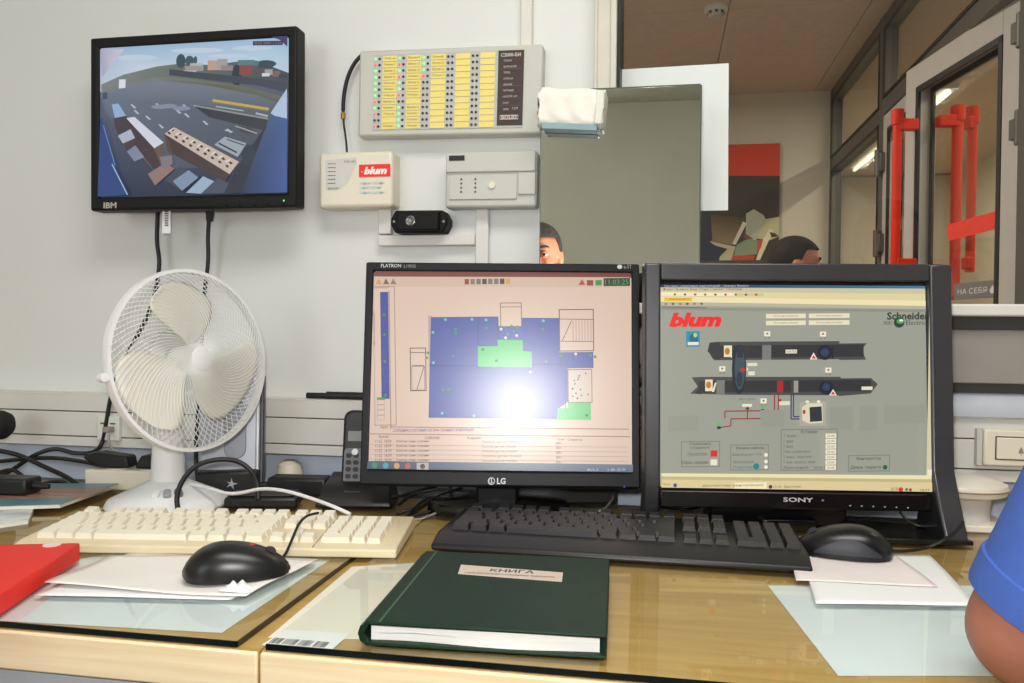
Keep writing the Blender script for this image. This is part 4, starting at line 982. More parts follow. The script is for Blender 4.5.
def grille(zfun, twist, n, r0):
    g = MB()
    for k in range(n):
        pts = []
        for i in range(9):
            r = r0 + (RF-0.002-r0)*i/8; an = 2*math.pi*k/n + twist*(i/8)
            pts.append((r*math.cos(an), r*math.sin(an), zfun(r)))
        g.tube(pts, 0.00062, 4, Md)
    for r in (r0,):
        g.tube([(r*math.cos(2*math.pi*i/48), r*math.sin(2*math.pi*i/48), zfun(r)) for i in range(48)], 0.0010, 5, Md, closed=True)
    return g
obj('front_grille', grille(zf, 1.15, 78, 0.016), M_fan, fan)['kind'] = 'stuff'
obj('rear_grille', grille(zr, -1.15, 64, 0.030), M_fan, fan)['kind'] = 'stuff'
cap = obj('badge', MB().lathe([(0.017, zf(0.016)-0.002), (0.017, zf(0.016)+0.002), (0.012, zf(0.016)+0.0035), (0, zf(0.016)+0.004)], 30, Md), M_fan, fan, smooth=True)
obj('hub', MB().lathe([(0.024, -0.024), (0.024, 0.012), (0.018, 0.020), (0, 0.022)], 28, Md), M_fan, fan, smooth=True)
for k in range(3):
    a0 = R(52 + 120*k)
    def bf(u, v):
        r = 0.020 + 0.098*v
        w = 0.42 + 0.55*math.sin(math.pi*min(1, v*0.62+0.16)); lead = 0.25*v
        if v > 0.8: w *= math.sqrt(max(0.0, 1-((v-0.8)/0.205)**2))*0.62+0.38
        an = a0 + lead + (u-0.5)*2*w*0.75
        return (r*math.cos(an), r*math.sin(an), -0.018 + 0.026*u)
    obj('blade', MB().grid(bf, 14, 14, Md), M_blade, fan, smooth=True, angle=80, solid=0.002)
ang_cam = math.atan2((Minv.to_3x3() @ (CAM-base)).y, (Minv.to_3x3() @ (CAM-base)).x)
for i, da in enumerate((-0.30, -0.02, 0.26)):
    an = ang_cam + da
    Mb = Matrix.Rotation(an, 4, 'Z') @ Matrix.Translation((0.058, 0, 0.031)) @ Matrix.Rotation(R(28), 4, 'Y')
    obj('speed_button', MB().prism(rrect(0.011, 0.016, 0.004), -0.0, 0.008, Mb @ Matrix.Rotation(R(90), 4, 'Z') @ Matrix.Rotation(R(-90), 4, 'X')), (M_fan, mat('button_grey', (150, 150, 156), 0.4), mat('button_dark', (112, 112, 120), 0.4))[i], fan, bevel=0.001)

# ================================================================== LEDGER, BINDER, PAPERS, MICE
M_green = mat('ledger_green', (14, 42, 28), 0.5, spec=0.25, noise=0.12, scale=60, bump=0.25, bscale=500)
bt = 0.021
q = [onZ(*p, GT+bt) for p in ((431, 551), (605, 558.5), (613, 636), (358, 621))]
c = sum(q, Vector())/4; wv = ((q[1]-q[0]).normalized() + (q[2]-q[3]).normalized())
bw, bd_ = ((q[1]-q[0]).length + (q[2]-q[3]).length)/2, ((q[0]-q[3]).length + (q[1]-q[2]).length)/2
bk = thing('ledger_book', 'dark green hardback ledger lying closed on the right desk', 'book', (c.x, c.y, GT), math.atan2(wv.y, wv.x))
obj('front_cover', MB().box(-bw/2, bw/2, -bd_/2, bd_/2, bt-0.003, bt), M_green, bk, bevel=0.0012)
obj('back_cover', MB().box(-bw/2, bw/2, -bd_/2, bd_/2, 0, 0.003), M_green, bk, bevel=0.0012)
spn = MB(); spn.prism([(-bw/2+0.003, 0.0), (-bw/2-0.004, 0.004), (-bw/2-0.006, bt/2), (-bw/2-0.004, bt-0.004), (-bw/2+0.003, bt), (-bw/2+0.003, bt-0.003), (-bw/2-0.001, bt/2), (-bw/2+0.003, 0.003)], -bd_/2, bd_/2)
obj('spine', spn, M_green, bk)
pgs = MB()
def pg(u, v):
    x = -bw/2 + 0.004 + (bw-0.010)*u
    return (x, -bd_/2+0.006 + 0.0025*math.sin(u*7+0.5), 0.003 + (bt-0.006)*v)
pgs.box(-bw/2+0.004, bw/2-0.007, -bd_/2+0.010, bd_/2-0.006, 0.003, bt-0.003); pgs.grid(pg, 24, 10)
obj('page_block', pgs, mat('page_edge', (236, 236, 232), 0.8, noise=0.06, scale=3, stretch=(1, 1, 240)), bk)
lf = MB(); lf.grid(lambda u, v: (-bw/2+0.012+0.07*u, -bd_/2+0.0045-0.004*math.sin(u*math.pi), 0.010+0.0035*math.sin(u*math.pi)+0.0006*v), 12, 1)
obj('loose_page', lf, M_pap, bk, solid=0.0006)
obj('hinge_groove', MB().box(-bw/2+0.012, -bw/2+0.0145, -bd_/2+0.001, bd_/2-0.001, bt-0.0002, bt+0.0004), mat('groove_green', (36, 78, 60), 0.4), bk)
Mk = Matrix.Translation((bk.location.x, bk.location.y, bk.location.z)) @ bk.rotation_euler.to_matrix().to_4x4()
q = [Mk.inverted() @ onZ(*p, GT+bt) for p in ((461,565), (563,573), (562,582), (458,574))]
lab = obj('title_label', MB().prism([(v.x, v.y) for v in q], bt, bt+0.0005, axis='z'), mat('label_beige', (206, 190, 176), 0.6), bk)
lab['label'] = 'beige title label'
lw_ = (q[1]-q[0]).length; lh_ = (q[0]-q[3]).length; lc = (q[0]+q[1]+q[2]+q[3])/4
pr = Print(lw_, lh_); pr.text('КНИГА', 0.30, 0.14, 0.72, 0.46, (60,52,50), bold=0.02); pr.text('учета посетителей и сотрудников предприятия', 0.08, 0.60, 0.92, 0.84, (80,70,66))
pr.build('lettering', M_ink, lab, M=Matrix.Translation((lc.x, lc.y, bt+0.0006)) @ Matrix.Rotation(R(-1), 4, 'Z') @ Matrix.Rotation(R(-90), 4, 'X'))

# red binder at the left edge
M_redb = mat('binder_red', (228, 34, 14), 0.45, spec=0.3, noise=0.03)
bt = 0.020
c0 = onZ(79, 560); c1 = onZ(-2, 616)
dv = (Vector((c0.x, c0.y)) - Vector((c1.x, c1.y))).normalized()
rd = thing('ring_binder', 'red plastic binder at the left desk edge', 'binder', (c0.x, c0.y, GT), math.atan2(dv.y, dv.x))
# local x runs along the visible long side, corner at the origin
BL_, BW_ = 0.31, 0.23
obj('upper_cover', MB().box(-BL_, 0, 0, BW_, bt-0.002, bt), M_redb, rd, bevel=0.001)
obj('lower_cover', MB().box(-BL_, 0, 0, BW_, 0, 0.002), M_redb, rd, bevel=0.001)
obj('spine', MB().box(-BL_, 0, -0.001, 0.002, 0, bt), M_redb, rd, bevel=0.001)
obj('end_flap', MB().box(-0.002, 0.0005, 0.002, BW_, 0.0, bt), M_redb, rd)
Mr = Matrix.Translation(rd.location) @ rd.rotation_euler.to_matrix().to_4x4()
e = Mr.inverted() @ onZ(52, 545, GT+bt)
obj('round_sticker', MB().lathe([(0.010, bt), (0.010, bt+0.0006), (0, bt+0.0006)], 20, Matrix.Translation((e.x, e.y, 0))), mat('sticker', (238, 214, 206), 0.5), rd)['label'] = 'small pale round sticker'

# magazines in the left corner
def magazine(label, pts, z, th, cover):
    p = [onZ(*q, z) for q in pts]; c = sum(p, Vector())/4
    t = thing('magazine', label, 'magazine', (c.x, c.y, z))
    obj('pages', MB().prism([(v.x-c.x, v.y-c.y) for v in p], 0, th-0.0006, axis='z'), M_papc, t)
    obj('cover', MB().prism([((v.x-c.x)*1.01, (v.y-c.y)*1.01) for v in p], th-0.0006, th, axis='z'), cover, t)
    return t, p, c
t, p, c = magazine('open magazine with white and blue pages beside the cream keyboard', [(-40,534),(28,524),(36,506),(-40,512)], GT, 0.006, mat('mag_white', (206, 214, 226), 0.4, noise=0.5, scale=14))
t, p, c = magazine('magazine with brown and teal cover in the back left corner', [(-60,512),(60,508),(118,487),(-50,487)], GT+0.0065, 0.006, mat('mag_teal', (84, 122, 136), 0.35, noise=0.2, scale=9))
pr = MB(); q = [onZ(*a, GT+0.013) for a in ((-60,500),(86,497),(112,488),(-50,488))]
pr.prism([(v.x-c.x, v.y-c.y) for v in q], 0.006, 0.0063, axis='z'); obj('cover_photo', pr, mat('mag_brown', (150, 112, 92), 0.35, noise=0.55, scale=26, stretch=(0.3, 3, 1)), t)

# crumpled sheets under the left mouse
def sheet(name, label, pts, z, amp, m, th=0.0006, ph=0.0, curl=0.0, nu=20, nv=16):
    p = [onZ(*q, z) for q in pts]; c = sum(p, Vector())/4
    def fn(u, v):
        a = p[0].lerp(p[1], u); b = p[3].lerp(p[2], u); r = a.lerp(b, v)
        h = amp*(0.5+0.5*math.sin(u*5+v*4+ph))*(0.4+0.6*math.sin(v*3.0+ph)**2) + curl*max(0, 1-v*4)*u*(1-u)*2
        return (r.x-c.x, r.y-c.y, h + th/2)
    return tag(obj(name, MB().grid(fn, nu, nv), m, loc=(c.x, c.y, z), smooth=True, angle=80, solid=th), label, 'paper')
sheet('paper_sheet', 'white paper sheet lying under the left mouse, lower of two', [(34,596),(230,600),(318,560),(130,553)], GT+0.0004, 0.002, M_pap)
sheet('paper_sheet', 'creased white paper sheet directly under the left mouse, upper of two', [(44,586),(246,598),(316,561),(110,556)], GT+0.0034, 0.004, mat('paper_warm', (232, 228, 222), 0.7, noise=0.03, scale=12), ph=1.2)
cr = MB(); c = onZ(238, 590, GT+0.006)
cr.grid(lambda u, v: (0.030*(u-0.5)*(1+0.2*math.sin(v*9)), 0.020*(v-0.5), 0.001+0.011*math.sin(math.pi*u)*math.sin(math.pi*v)*(0.6+0.4*math.sin(u*13+v*9))), 12, 10)
tag(obj('crumpled_tissue', cr, M_pap, loc=(c.x, c.y, c.z), solid=0.0008), 'small crumpled white tissue in front of the left mouse', 'tissue')
# papers under the right mouse
sheet('paper_sheet', 'large white paper sheet beside the elbow, lower of two', [(816,604),(978,606),(930,556),(800,553)], GT+0.0004, 0.0012, M_pap)
sheet('paper_sheet', 'small white paper sheet under the right mouse, upper of two', [(796,581),(938,587),(896,556),(790,556)], GT+0.0022, 0.0012, mat('paper_pinkish', (232, 224, 222), 0.7, noise=0.02), ph=0.6)

def mouse(label, c, rz, L, Wm, Hm, m, z):
    t = thing('computer_mouse', label, 'mouse', (c.x, c.y, z), rz)
    g = MB(); nt, na = 30, 24
    def fn(u, v):
        s_ = 2*u-1; w_ = Wm/2*(1-abs(s_)**2.6)**0.5*(1-0.12*s_); h_ = Hm*(1-abs(s_*0.98)**2.2)**0.62*(1-0.22*s_)
        a = math.pi*v; ca, sa = math.cos(a), math.sin(a)
        return (s_*L/2, w_*math.copysign(abs(ca)**0.75, ca), 0.003 + h_*abs(sa)**0.85)
    g.grid(fn, nt, na); obj('shell', g, m, t, smooth=True, angle=80)
    obj('sole', MB().prism([(fn(i/24, 0)[0]*0.97, fn(i/24, 0)[1]*0.93) for i in range(25)] + [(fn(i/24, 1)[0]*0.97, fn(i/24, 1)[1]*0.93) for i in range(24, -1, -1)], 0.0, 0.004, axis='z'), M_black, t)
    sd_ = MB()
    for i in range(8):
        u0 = 0.70+0.035*i; v0 = 0.5
    bl2 = MB(); bl2.tube([(fn(0.66+0.04*i, 0.5)[0], 0, fn(0.66+0.04*i, 0.5)[2]+0.0001) for i in range(9)], 0.0008, 6)
    obj('button_split', bl2, M_black, t)
    wf = fn(0.80, 0.5); obj('scroll_wheel', MB().cyl((wf[0], -0.0035, wf[2]-0.004), (wf[0], 0.0035, wf[2]-0.004), 0.0075, 20), mat('wheel', (40, 40, 42), 0.6), t, smooth=True)
    return t, fn
M_mouse = mat('mouse_black', (15, 16, 18), 0.33, noise=0.03)
c = onZ(237, 577, GT+0.006)
m1_, fn1 = mouse('black mouse on crumpled white paper, left desk', c, R(25), 0.112, 0.062, 0.033, M_mouse, GT+0.0078)
lp = fn1(0.64, 0.5); obj('red_mark', MB().lathe([(0.004, 0), (0.003, 0.001), (0, 0.001)], 12, Matrix.Translation((lp[0], 0, lp[2]))), mat('mark_red', (170, 40, 40), 0.4), m1_)
c = onZ(843, 554, GT+0.004)
m2_, fn2 = mouse('black mouse with grey sides beside the black keyboard', c, R(172), 0.114, 0.064, 0.033, mat('mouse_black_2', (17, 17, 19), 0.3, noise=0.03), GT+0.0042)
for v0, v1 in ((0.02, 0.20), (0.80, 0.98)):
    sg_ = MB(); sg_.grid(lambda u, v: tuple(a*k for a, k in zip(fn2(0.14+0.66*u, v0+(v1-v0)*v*(math.sin(math.pi*(0.05+0.9*u)))) if v0 < 0.5 else fn2(0.14+0.66*u, v1-(v1-v0)*v*(math.sin(math.pi*(0.05+0.9*u)))), (1.0, 1.015, 1.005))), 16, 6)
    obj('side_grip', sg_, mat('grip_grey', (44, 46, 54), 0.5), m2_, smooth=True, angle=80)

# ================================================================== BEHIND THE KEYBOARDS
# cordless phone in its cradle
c = onZ(358, 503)
ph = thing('cordless_phone', 'black cordless phone handset standing in its charging cradle', 'phone', (c.x, c.y, GT), YAW)
M_ph = mat('phone_black', (22, 22, 23), 0.4, noise=0.03)
cr = MB(); cr.prism([(-0.040, 0), (-0.040, 0.008), (-0.028, 0.022), (-0.004, 0.036), (0.012, 0.036), (0.03, 0.045), (0.045, 0.040), (0.050, 0)], -0.060, 0.060, axis='x')
v = [(x*(1-0.22*z/0.045), y, z) for x, y, z in cr.v]; cr.v = v
cd = obj('cradle', cr, M_ph, ph, bevel=0.004, seg=3)
lp = Print(0.03, 0.004); lp.text('Panasonic', 0.1, 0.1, 0.9, 0.9, (120, 120, 122)); lp.build('logo', M_ink, cd, M=Matrix.Translation((-0.004, -0.0275, 0.0235)) @ Matrix.Rotation(R(-62), 4, 'X'))
Mh = Matrix.Translation((-0.004, 0.004, 0.018)) @ Matrix.Rotation(R(-12), 4, 'X')
hs = MB(); hs.prism(rrect(0.046, 0.128, 0.014, 5, 0, 0.064), -0.011, 0.012, Mh); hd = obj('handset', hs, M_ph, ph, bevel=0.005, seg=3)
obj('keypad_field', MB().prism(rrect(0.038, 0.062, 0.006, 4, 0, 0.036), -0.0122, -0.010, Mh), mat('phone_grey', (104, 106, 112), 0.4), hd)
obj('display', MB().box(-0.014, 0.014, -0.0125, -0.010, 0.078, 0.094, Mh), mat('phone_display', (132, 138, 134), 0.25), hd)
obj('earpiece', MB().prism(rrect(0.024, 0.014, 0.006, 4, 0, 0.116), -0.0125, -0.010, Mh), mat('phone_dark', (40, 40, 42), 0.5), hd)
kme = MB().prism(rrect(0.0085, 0.0072, 0.003, 3), -0.0015, 0.0).mesh('phone_key', M_black)
for i in range(3):
    for j in range(5):
        k = link('phone_key', kme, hd); k.matrix_basis = Mh @ Matrix.Translation(((i-1)*0.0115, -0.0122, 0.012+j*0.0108))
k = obj('talk_button', MB().lathe([(0.0055, 0), (0.005, 0.0022), (0, 0.0026)], 16, Mh @ Matrix.Translation((-0.002, -0.0122, 0.061)) @ Matrix.Rotation(R(90), 4, 'X')), mat('talk_white', (226, 228, 228), 0.4), hd, smooth=True)

# silver upright unit behind the fan
c = onZ(232, 492)
sv = thing('silver_unit', 'silver upright panel unit with oval recess behind the fan', 'device', (c.x, c.y, GT), R(22))
M_sil = mat('silver_plastic', (176, 180, 190), 0.32, metal=0.25, noise=0.03)
lean = Matrix.Rotation(R(-7), 4, 'X')
obj('panel', MB().box(-0.055, 0.042, -0.004, 0.014, 0.028, 0.196, lean), M_sil, sv, bevel=0.006, seg=3)
obj('recess', MB().prism(rrect(0.036, 0.10, 0.017, 6, 0.004, 0.105), -0.0055, -0.003, lean), mat('silver_dark', (140, 144, 156), 0.35, metal=0.25), sv, bevel=0.002)
obj('bright_edge', MB().box(0.0365, 0.0445, -0.007, 0.012, 0.028, 0.190, lean), mat('silver_bright', (208, 210, 214), 0.25, metal=0.3), sv, bevel=0.003)
obj('dark_edge', MB().box(0.044, 0.051, -0.010, 0.018, 0.0, 0.196, lean), mat('charcoal_edge', (58, 60, 70), 0.35), sv, bevel=0.002)
obj('foot_block', MB().box(-0.055, 0.044, -0.022, 0.030, 0.0, 0.038), M_ph, sv, bevel=0.004)
st = Print(0.02, 0.02); st.poly([(0.5,0.0),(0.6,0.4),(1,0.5),(0.62,0.62),(0.7,1),(0.45,0.66),(0.1,0.8),(0.36,0.5),(0.1,0.3),(0.42,0.4)], (176, 180, 190)); st.build('silver_mark', M_ink, sv, loc=(0.002, -0.0222, 0.018))
# flat black adapter in front of it
c = onZ(262, 505)
ad = thing('power_adapter', 'flat black power adapter lying beside the fan base', 'adapter', (c.x, c.y, GT), R(14))
obj('case', MB().box(-0.052, 0.058, -0.025, 0.03, 0.0, 0.016), M_ph, ad, bevel=0.004)
obj('ridge', MB().box(-0.046, 0.052, -0.018, 0.022, 0.016, 0.020), mat('adapter_grey', (40, 40, 42), 0.5), ad, bevel=0.002)
c = onZ(300, 494)
ad = thing('power_adapter', 'black box-shaped adapter between silver unit and phone cradle', 'adapter', (c.x, c.y, GT), R(6))
obj('case', MB().box(-0.05, 0.05, -0.02, 0.02, 0.0, 0.030), M_ph, ad, bevel=0.005)
obj('cable_sleeve', MB().cyl((-0.05, 0, 0.015), (-0.075, -0.004, 0.013), 0.006, 12, r2=0.004), M_ph, ad, smooth=True)
c = onZ(285, 485)
cp = MB(); cp.lathe([(0, 0), (0.024, 0), (0.025, 0.012), (0.020, 0.034), (0.012, 0.040), (0, 0.041)], 24)
tag(obj('beige_cap', cp, M_cream, loc=(c.x, c.y+0.02, GT), smooth=True), 'small beige plastic cap behind the black adapter', 'cap')
# black box behind the left monitor
c = onZ(566, 508)
nb = thing('network_box', 'black box standing behind the stand of the left desk monitor', 'device', (c.x, c.y+0.045, GT), YAW)
obj('case', MB().box(-0.085, 0.075, -0.02, 0.03, 0.0, 0.042), mat('box_navy', (26, 30, 38), 0.4), nb, bevel=0.006, seg=3)
obj('front_lip', MB().box(-0.082, 0.072, -0.023, -0.019, 0.004, 0.030), M_ph, nb, bevel=0.001)
# cream power strip at the left
c = onZ(135, 488)
psn = thing('power_strip', 'cream power strip with black plugs behind the fan', 'power strip', (c.x, c.y, GT), R(6))
obj('case', MB().box(-0.075, 0.07, -0.025, 0.025, 0, 0.034), M_cream, psn, bevel=0.003)
for i, x in enumerate((-0.028, 0.030)):
    obj('socket_face', MB().lathe([(0.020, 0.034), (0.020, 0.0352), (0, 0.0352)], 20, Matrix.Translation((x, 0, 0))), M_white_frame, psn)
    pl = MB(); pl.prism([(-0.026, 0.036), (0.026, 0.036), (0.022, 0.056), (0.0, 0.058), (-0.030, 0.062), (-0.055, 0.058), (-0.055, 0.050)] if i == 0 else [(-0.024, 0.036), (0.024, 0.036), (0.024, 0.058), (-0.012, 0.058)], -0.016, 0.016, Matrix.Translation((x, 0, 0))); obj('plug', pl, M_black, psn, bevel=0.004)
# microphone at the left edge
c = onY(2, 425, 1.26)
mc = thing('desk_microphone', 'black round microphone head at the left picture edge', 'microphone', (c.x-0.05, c.y, GT+0.0))
obj('head', MB().lathe([(0, -0.034), (0.014, -0.033), (0.0235, -0.022), (0.026, 0.0), (0.024, 0.012), (0.016, 0.020), (0, 0.022)], 26, Matrix.Translation((0.044, 0, c.z-GT)) @ Matrix.Rotation(R(100), 4, 'Y')), mat('mic_foam', (18, 18, 19), 0.8, bump=0.4, bscale=400), mc, smooth=True)
obj('stem', MB().tube(spline([(0.03, 0, c.z-GT), (-0.01, 0, c.z-GT-0.01), (-0.04, 0, 0.06), (-0.045, 0, 0.02)]), 0.006, 10), M_black, mc, smooth=True)
obj('base', MB().lathe([(0, 0), (0.045, 0), (0.045, 0.014), (0.03, 0.022), (0, 0.023)], 28, Matrix.Translation((-0.045, 0, 0))), M_ph, mc, smooth=True)
# cream desk device behind the right monitor
c = onZ(974, 536)
cm = thing('desk_device', 'cream oval-topped desk device behind the right monitor foot', 'device', (c.x+0.010, c.y+0.062, GT), R(4))
obj('top_shell', MB().lathe([(0, 0.040), (0.6, 0.041), (0.93, 0.047), (1.0, 0.055), (0.96, 0.062), (0.7, 0.069), (0.3, 0.073), (0, 0.073)], 48, sx=0.056, sy=0.046), mat('device_cream', (228, 222, 208), 0.35), cm, smooth=True)
obj('rim_line', MB().tube([(0.0565*math.cos(2*math.pi*i/40), 0.0465*math.sin(2*math.pi*i/40), 0.055) for i in range(40)], 0.0012, 5, closed=True), mat('rim_brown', (150, 132, 108), 0.5), cm)
obj('neck', MB().lathe([(0.6, 0.008), (0.55, 0.02), (0.58, 0.041)], 36, sx=0.056, sy=0.046), mat('neck_grey', (196, 192, 186), 0.4), cm, smooth=True)
obj('foot', MB().prism(rrect(0.105, 0.085, 0.02), 0.0, 0.010, axis='z'), MATS['device_cream'], cm, bevel=0.002)
# antenna rod on the duct
a = onY(307, 397.5, WALL_Y-0.022); b = onY(385, 399, WALL_Y-0.022); zr_ = DZ[3]+0.0075
rod = thing('antenna_rod', 'black two-stage antenna rod lying on top of the duct', 'antenna', (a.x, a.y, zr_))
L = b.x-a.x
obj('tip', MB().cyl((0, 0, -0.001), (L*0.28, 0, -0.001), 0.0052, 14), M_black, rod, smooth=True)
obj('sleeve', MB().cyl((L*0.26, 0, 0), (L, 0, 0), 0.0068, 14), M_ph, rod, smooth=True)

# ---- cables
def cable(label, pts, r, m=None, name='cable', n=8):
    o = obj(name, MB().tube(spline(pts, n), r, 8), m or M_black, smooth=True)
    return tag(o, label, 'cable')
M_cw = mat('cable_white', (226, 226, 224), 0.4); M_cg = mat('cable_grey', (150, 148, 144), 0.45)
Yw = WALL_Y - 0.05
c1 = cable('black power cable from wall monitor bending left along the duct', [onY(158,206,Yw+0.02), onY(157,240,Yw+0.02), onY(159,268,Yw+0.02), onY(150,310,Yw+0.01), onY(122,365,Yw), onY(111,397,Yw), onY(106,425,Yw), onY(102,443,Yw), onY(93,452,Yw-0.02), onY(75,453,Yw-0.04), onY(55,449,Yw-0.05), onY(35,455,Yw-0.06), onY(15,468,Yw-0.06), onY(-6,480,Yw-0.06)], 0.0038)
c2 = cable('black video cable with plug below the wall monitor, behind fan', [onY(210,206,Yw+0.005), onY(208,235,Yw+0.015), onY(208,262,Yw+0.02), onY(204,300,Yw+0.02), onY(200,380,Yw), onY(196,450,Yw-0.02), onY(198,484,Yw-0.03)], 0.0036)
obj('plug', MB().cyl(onY(210.5,207,Yw+0.003), onY(209.5,221,Yw+0.006), 0.0085, 12, r2=0.006), M_ph, c2, smooth=True)
cable('thick black cable arching down to the magazine at left', [onY(-6,450,1.24), onY(18,455,1.25), onY(45,467,1.25), onY(68,478,1.24), onY(86,492,1.22)], 0.0042)
cable('black cable running into the power strip plug', [onY(-6,462,1.27), onY(25,459,1.27), onY(55,458,1.26), onY(85,462,1.26), onY(108,467,1.25)], 0.0036)
cable('black cable bundle sagging at the left edge above magazines', [onY(-6,474,1.24), onY(12,470,1.24), onY(28,480,1.23), onY(38,484,1.22), onY(62,482,1.22), onY(76,491,1.21)], 0.0034)
ba = thing('power_adapter', 'black adapter block at the left edge above the magazines', 'adapter', tuple(onZ(10, 493, GT+0.013)), R(5))
obj('case', MB().box(-0.05, 0.04, -0.02, 0.02, 0.0, 0.026), M_ph, ba, bevel=0.004)
obj('cable_sleeve', MB().cyl((0.04, 0, 0.013), (0.065, 0, 0.012), 0.007, 12, r2=0.004), M_black, ba, smooth=True)
cable('thin grey network cable hanging from the data outlet', [onY(109,434,Yw-0.012), onY(109,442,Yw-0.014), onY(113,450,Yw-0.012), onY(120,458,Yw-0.014), onY(127,468,Yw-0.02)], 0.0022, M_cg)
cable('black cable looping up beside the fan base', [P(179,514,1.17), P(177,498,1.18), P(182,482,1.19), P(195,467,1.20), P(215,460,1.21), P(236,461,1.22), P(250,470,1.22), P(257,484,1.22), P(258,500,1.21)], 0.0037)
cable('white cable snaking from fan to cream keyboard', [P(190,484,1.26), P(205,487,1.24), P(225,493,1.22), P(240,493,1.21), P(262,489,1.19), P(285,491,1.17), P(310,498,1.15), P(332,506,1.13), P(350,514,1.115)], 0.0026, M_cw)
# tangle behind the left monitor
tang = [([(398,505,1.25),(412,495,1.27),(432,490,1.28),(452,490,1.28),(480,492,1.29)], 0.0026, 'arching over the tangle'),
        ([(392,498,1.28),(420,490,1.30),(448,484,1.30),(486,481,1.30)], 0.0026, 'highest of the tangle'),
        ([(396,514,1.23),(420,506,1.24),(440,495,1.26),(462,488,1.28)], 0.0024, 'rising across the tangle'),
        ([(404,518,1.22),(428,512,1.23),(452,505,1.24),(478,507,1.25)], 0.0022, 'lowest of the tangle'),
        ([(450,484,1.30),(451,495,1.28),(455,506,1.25),(448,512,1.235)], 0.0030, 'hanging straight down'),
        ([(430,512,1.23),(436,500,1.25),(443,499,1.25),(446,510,1.24),(436,515,1.225)], 0.0020, 'coiled in a small loop'),
        ([(408,516,1.22),(425,500,1.25),(448,497,1.26),(466,512,1.23)], 0.0024, 'humped over the desk')]
for pts, r, t in tang: cable('thin black cable behind the left monitor stand, ' + t, [P(*p) for p in pts], r)
cable('thin grey cable between black box and black keyboard', [P(566,522,1.16), P(582,516,1.18), P(602,510,1.20), P(612,500,1.24), P(613,496,1.27)], 0.0016, M_cg)
cable('grey cable running towards the left monitor stand', [P(392,520,1.22), P(420,519,1.21), P(440,512,1.22), P(474,508,1.22)], 0.0016, M_cg)
cable('black cable lying under the right monitor', [P(660,507,1.19), P(690,509,1.18), P(720,502,1.19), P(742,506,1.17)], 0.0022)
cable('black mouse cable of the left mouse curving behind the keyboard', [P(283,557,0.965), P(287,551,0.975), P(293,537,1.0), P(299,524,1.03), P(307,516,1.06), P(318,513,1.09)], 0.0017)
cable('black mouse cable of the right mouse crossing the monitor foot', [onZ(885,551,GT+0.006), onZ(905,551,GT+0.006), onZ(925,548,GT+0.006), P(944,540,1.03), P(958,529,1.04), P(963,522,1.05)], 0.0022)
cable('black cable dangling below the right monitor', [P(900,512,1.12), P(908,521,1.11), P(920,526,1.10), P(938,526,1.10)], 0.0018)

# ================================================================== POSTER IN THE OFFICE
tl, br = onY(655, 147, FAR_Y-0.03), onY(777.5, 330, FAR_Y-0.03)
W = br.x-tl.x; H = tl.z-br.z
po = thing('poster', 'dark poster board with red top band on the office wall', 'poster', ((tl.x+br.x)/2, FAR_Y-0.03, (tl.z+br.z)/2))
obj('board', MB().box(-W/2, W/2, 0, 0.026, -H/2, H/2), mat('poster_edge', (70, 62, 56), 0.6), po)
s = Print(W, H, ((-236,38),(408,44),(408,1000),(-236,1000)))
s.bg((60,46,36), [(44,34,28),(52,38,30),(40,34,30),(30,28,40)])
s.poly([(-236,30),(408,44),(408,210),(-236,190)], (206,52,14))
s.poly([(-236,380),(60,380),(70,640),(-236,660)], (34,36,48)); s.poly([(60,400),(240,420),(170,560),(70,540)], None, [(84,58,34),(70,48,30),(150,128,98),(140,120,92)])
s.poly([(60,540),(190,570),(180,590),(50,552)], (200,190,168)); s.poly([(0,520),(60,545),(140,600),(110,640),(0,640)], (24,30,66))
s.poly([(240,400),(280,378),(330,410),(350,450),(330,500),(290,540),(240,520)], (176,180,160)); s.poly([(340,430),(408,420),(408,520),(360,540),(300,530)], (190,184,140)); s.poly([(225,440),(245,450),(190,560),(172,556)], (222,216,196)); s.poly([(330,530),(362,480),(380,490),(310,650),(290,650)], (222,214,180))
s.poly([(195,560),(250,530),(310,540),(300,610),(180,620)], (130,146,120)); s.poly([(172,616),(290,616),(276,660),(160,660)], (190,60,20)); s.poly([(300,545),(330,530),(318,580),(298,600)], (200,70,30)); s.poly([(110,620),(150,580),(190,570),(160,660),(100,660)], (186,180,140)); s.poly([(360,495),(390,505),(408,520),(372,525)], (60,40,30)); s.poly([(232,500),(280,530),(250,535),(228,520)], (110,70,50))
s.poly([(-236,640),(408,640),(408,1000),(-236,1000)], (70,58,48))
s.build('print', M_ink, po, M=Matrix.Translation((0, -0.0005, 0)))

# corridor lamp seen through the partition
cl = thing('corridor_lamp', 'bright fluorescent tube on the corridor ceiling behind the partition', 'lamp', (1.6, 6.3, RZ1))
obj('housing', MB().box(-0.05, 0.05, -1.2, 1.2, -0.03, 0), M_white_frame, cl)
obj('tube', MB().cyl((0, -1.18, -0.045), (0, 1.18, -0.045), 0.014, 12), mat('tube_light', (255, 246, 214), 0.5, emit=3.0), cl)

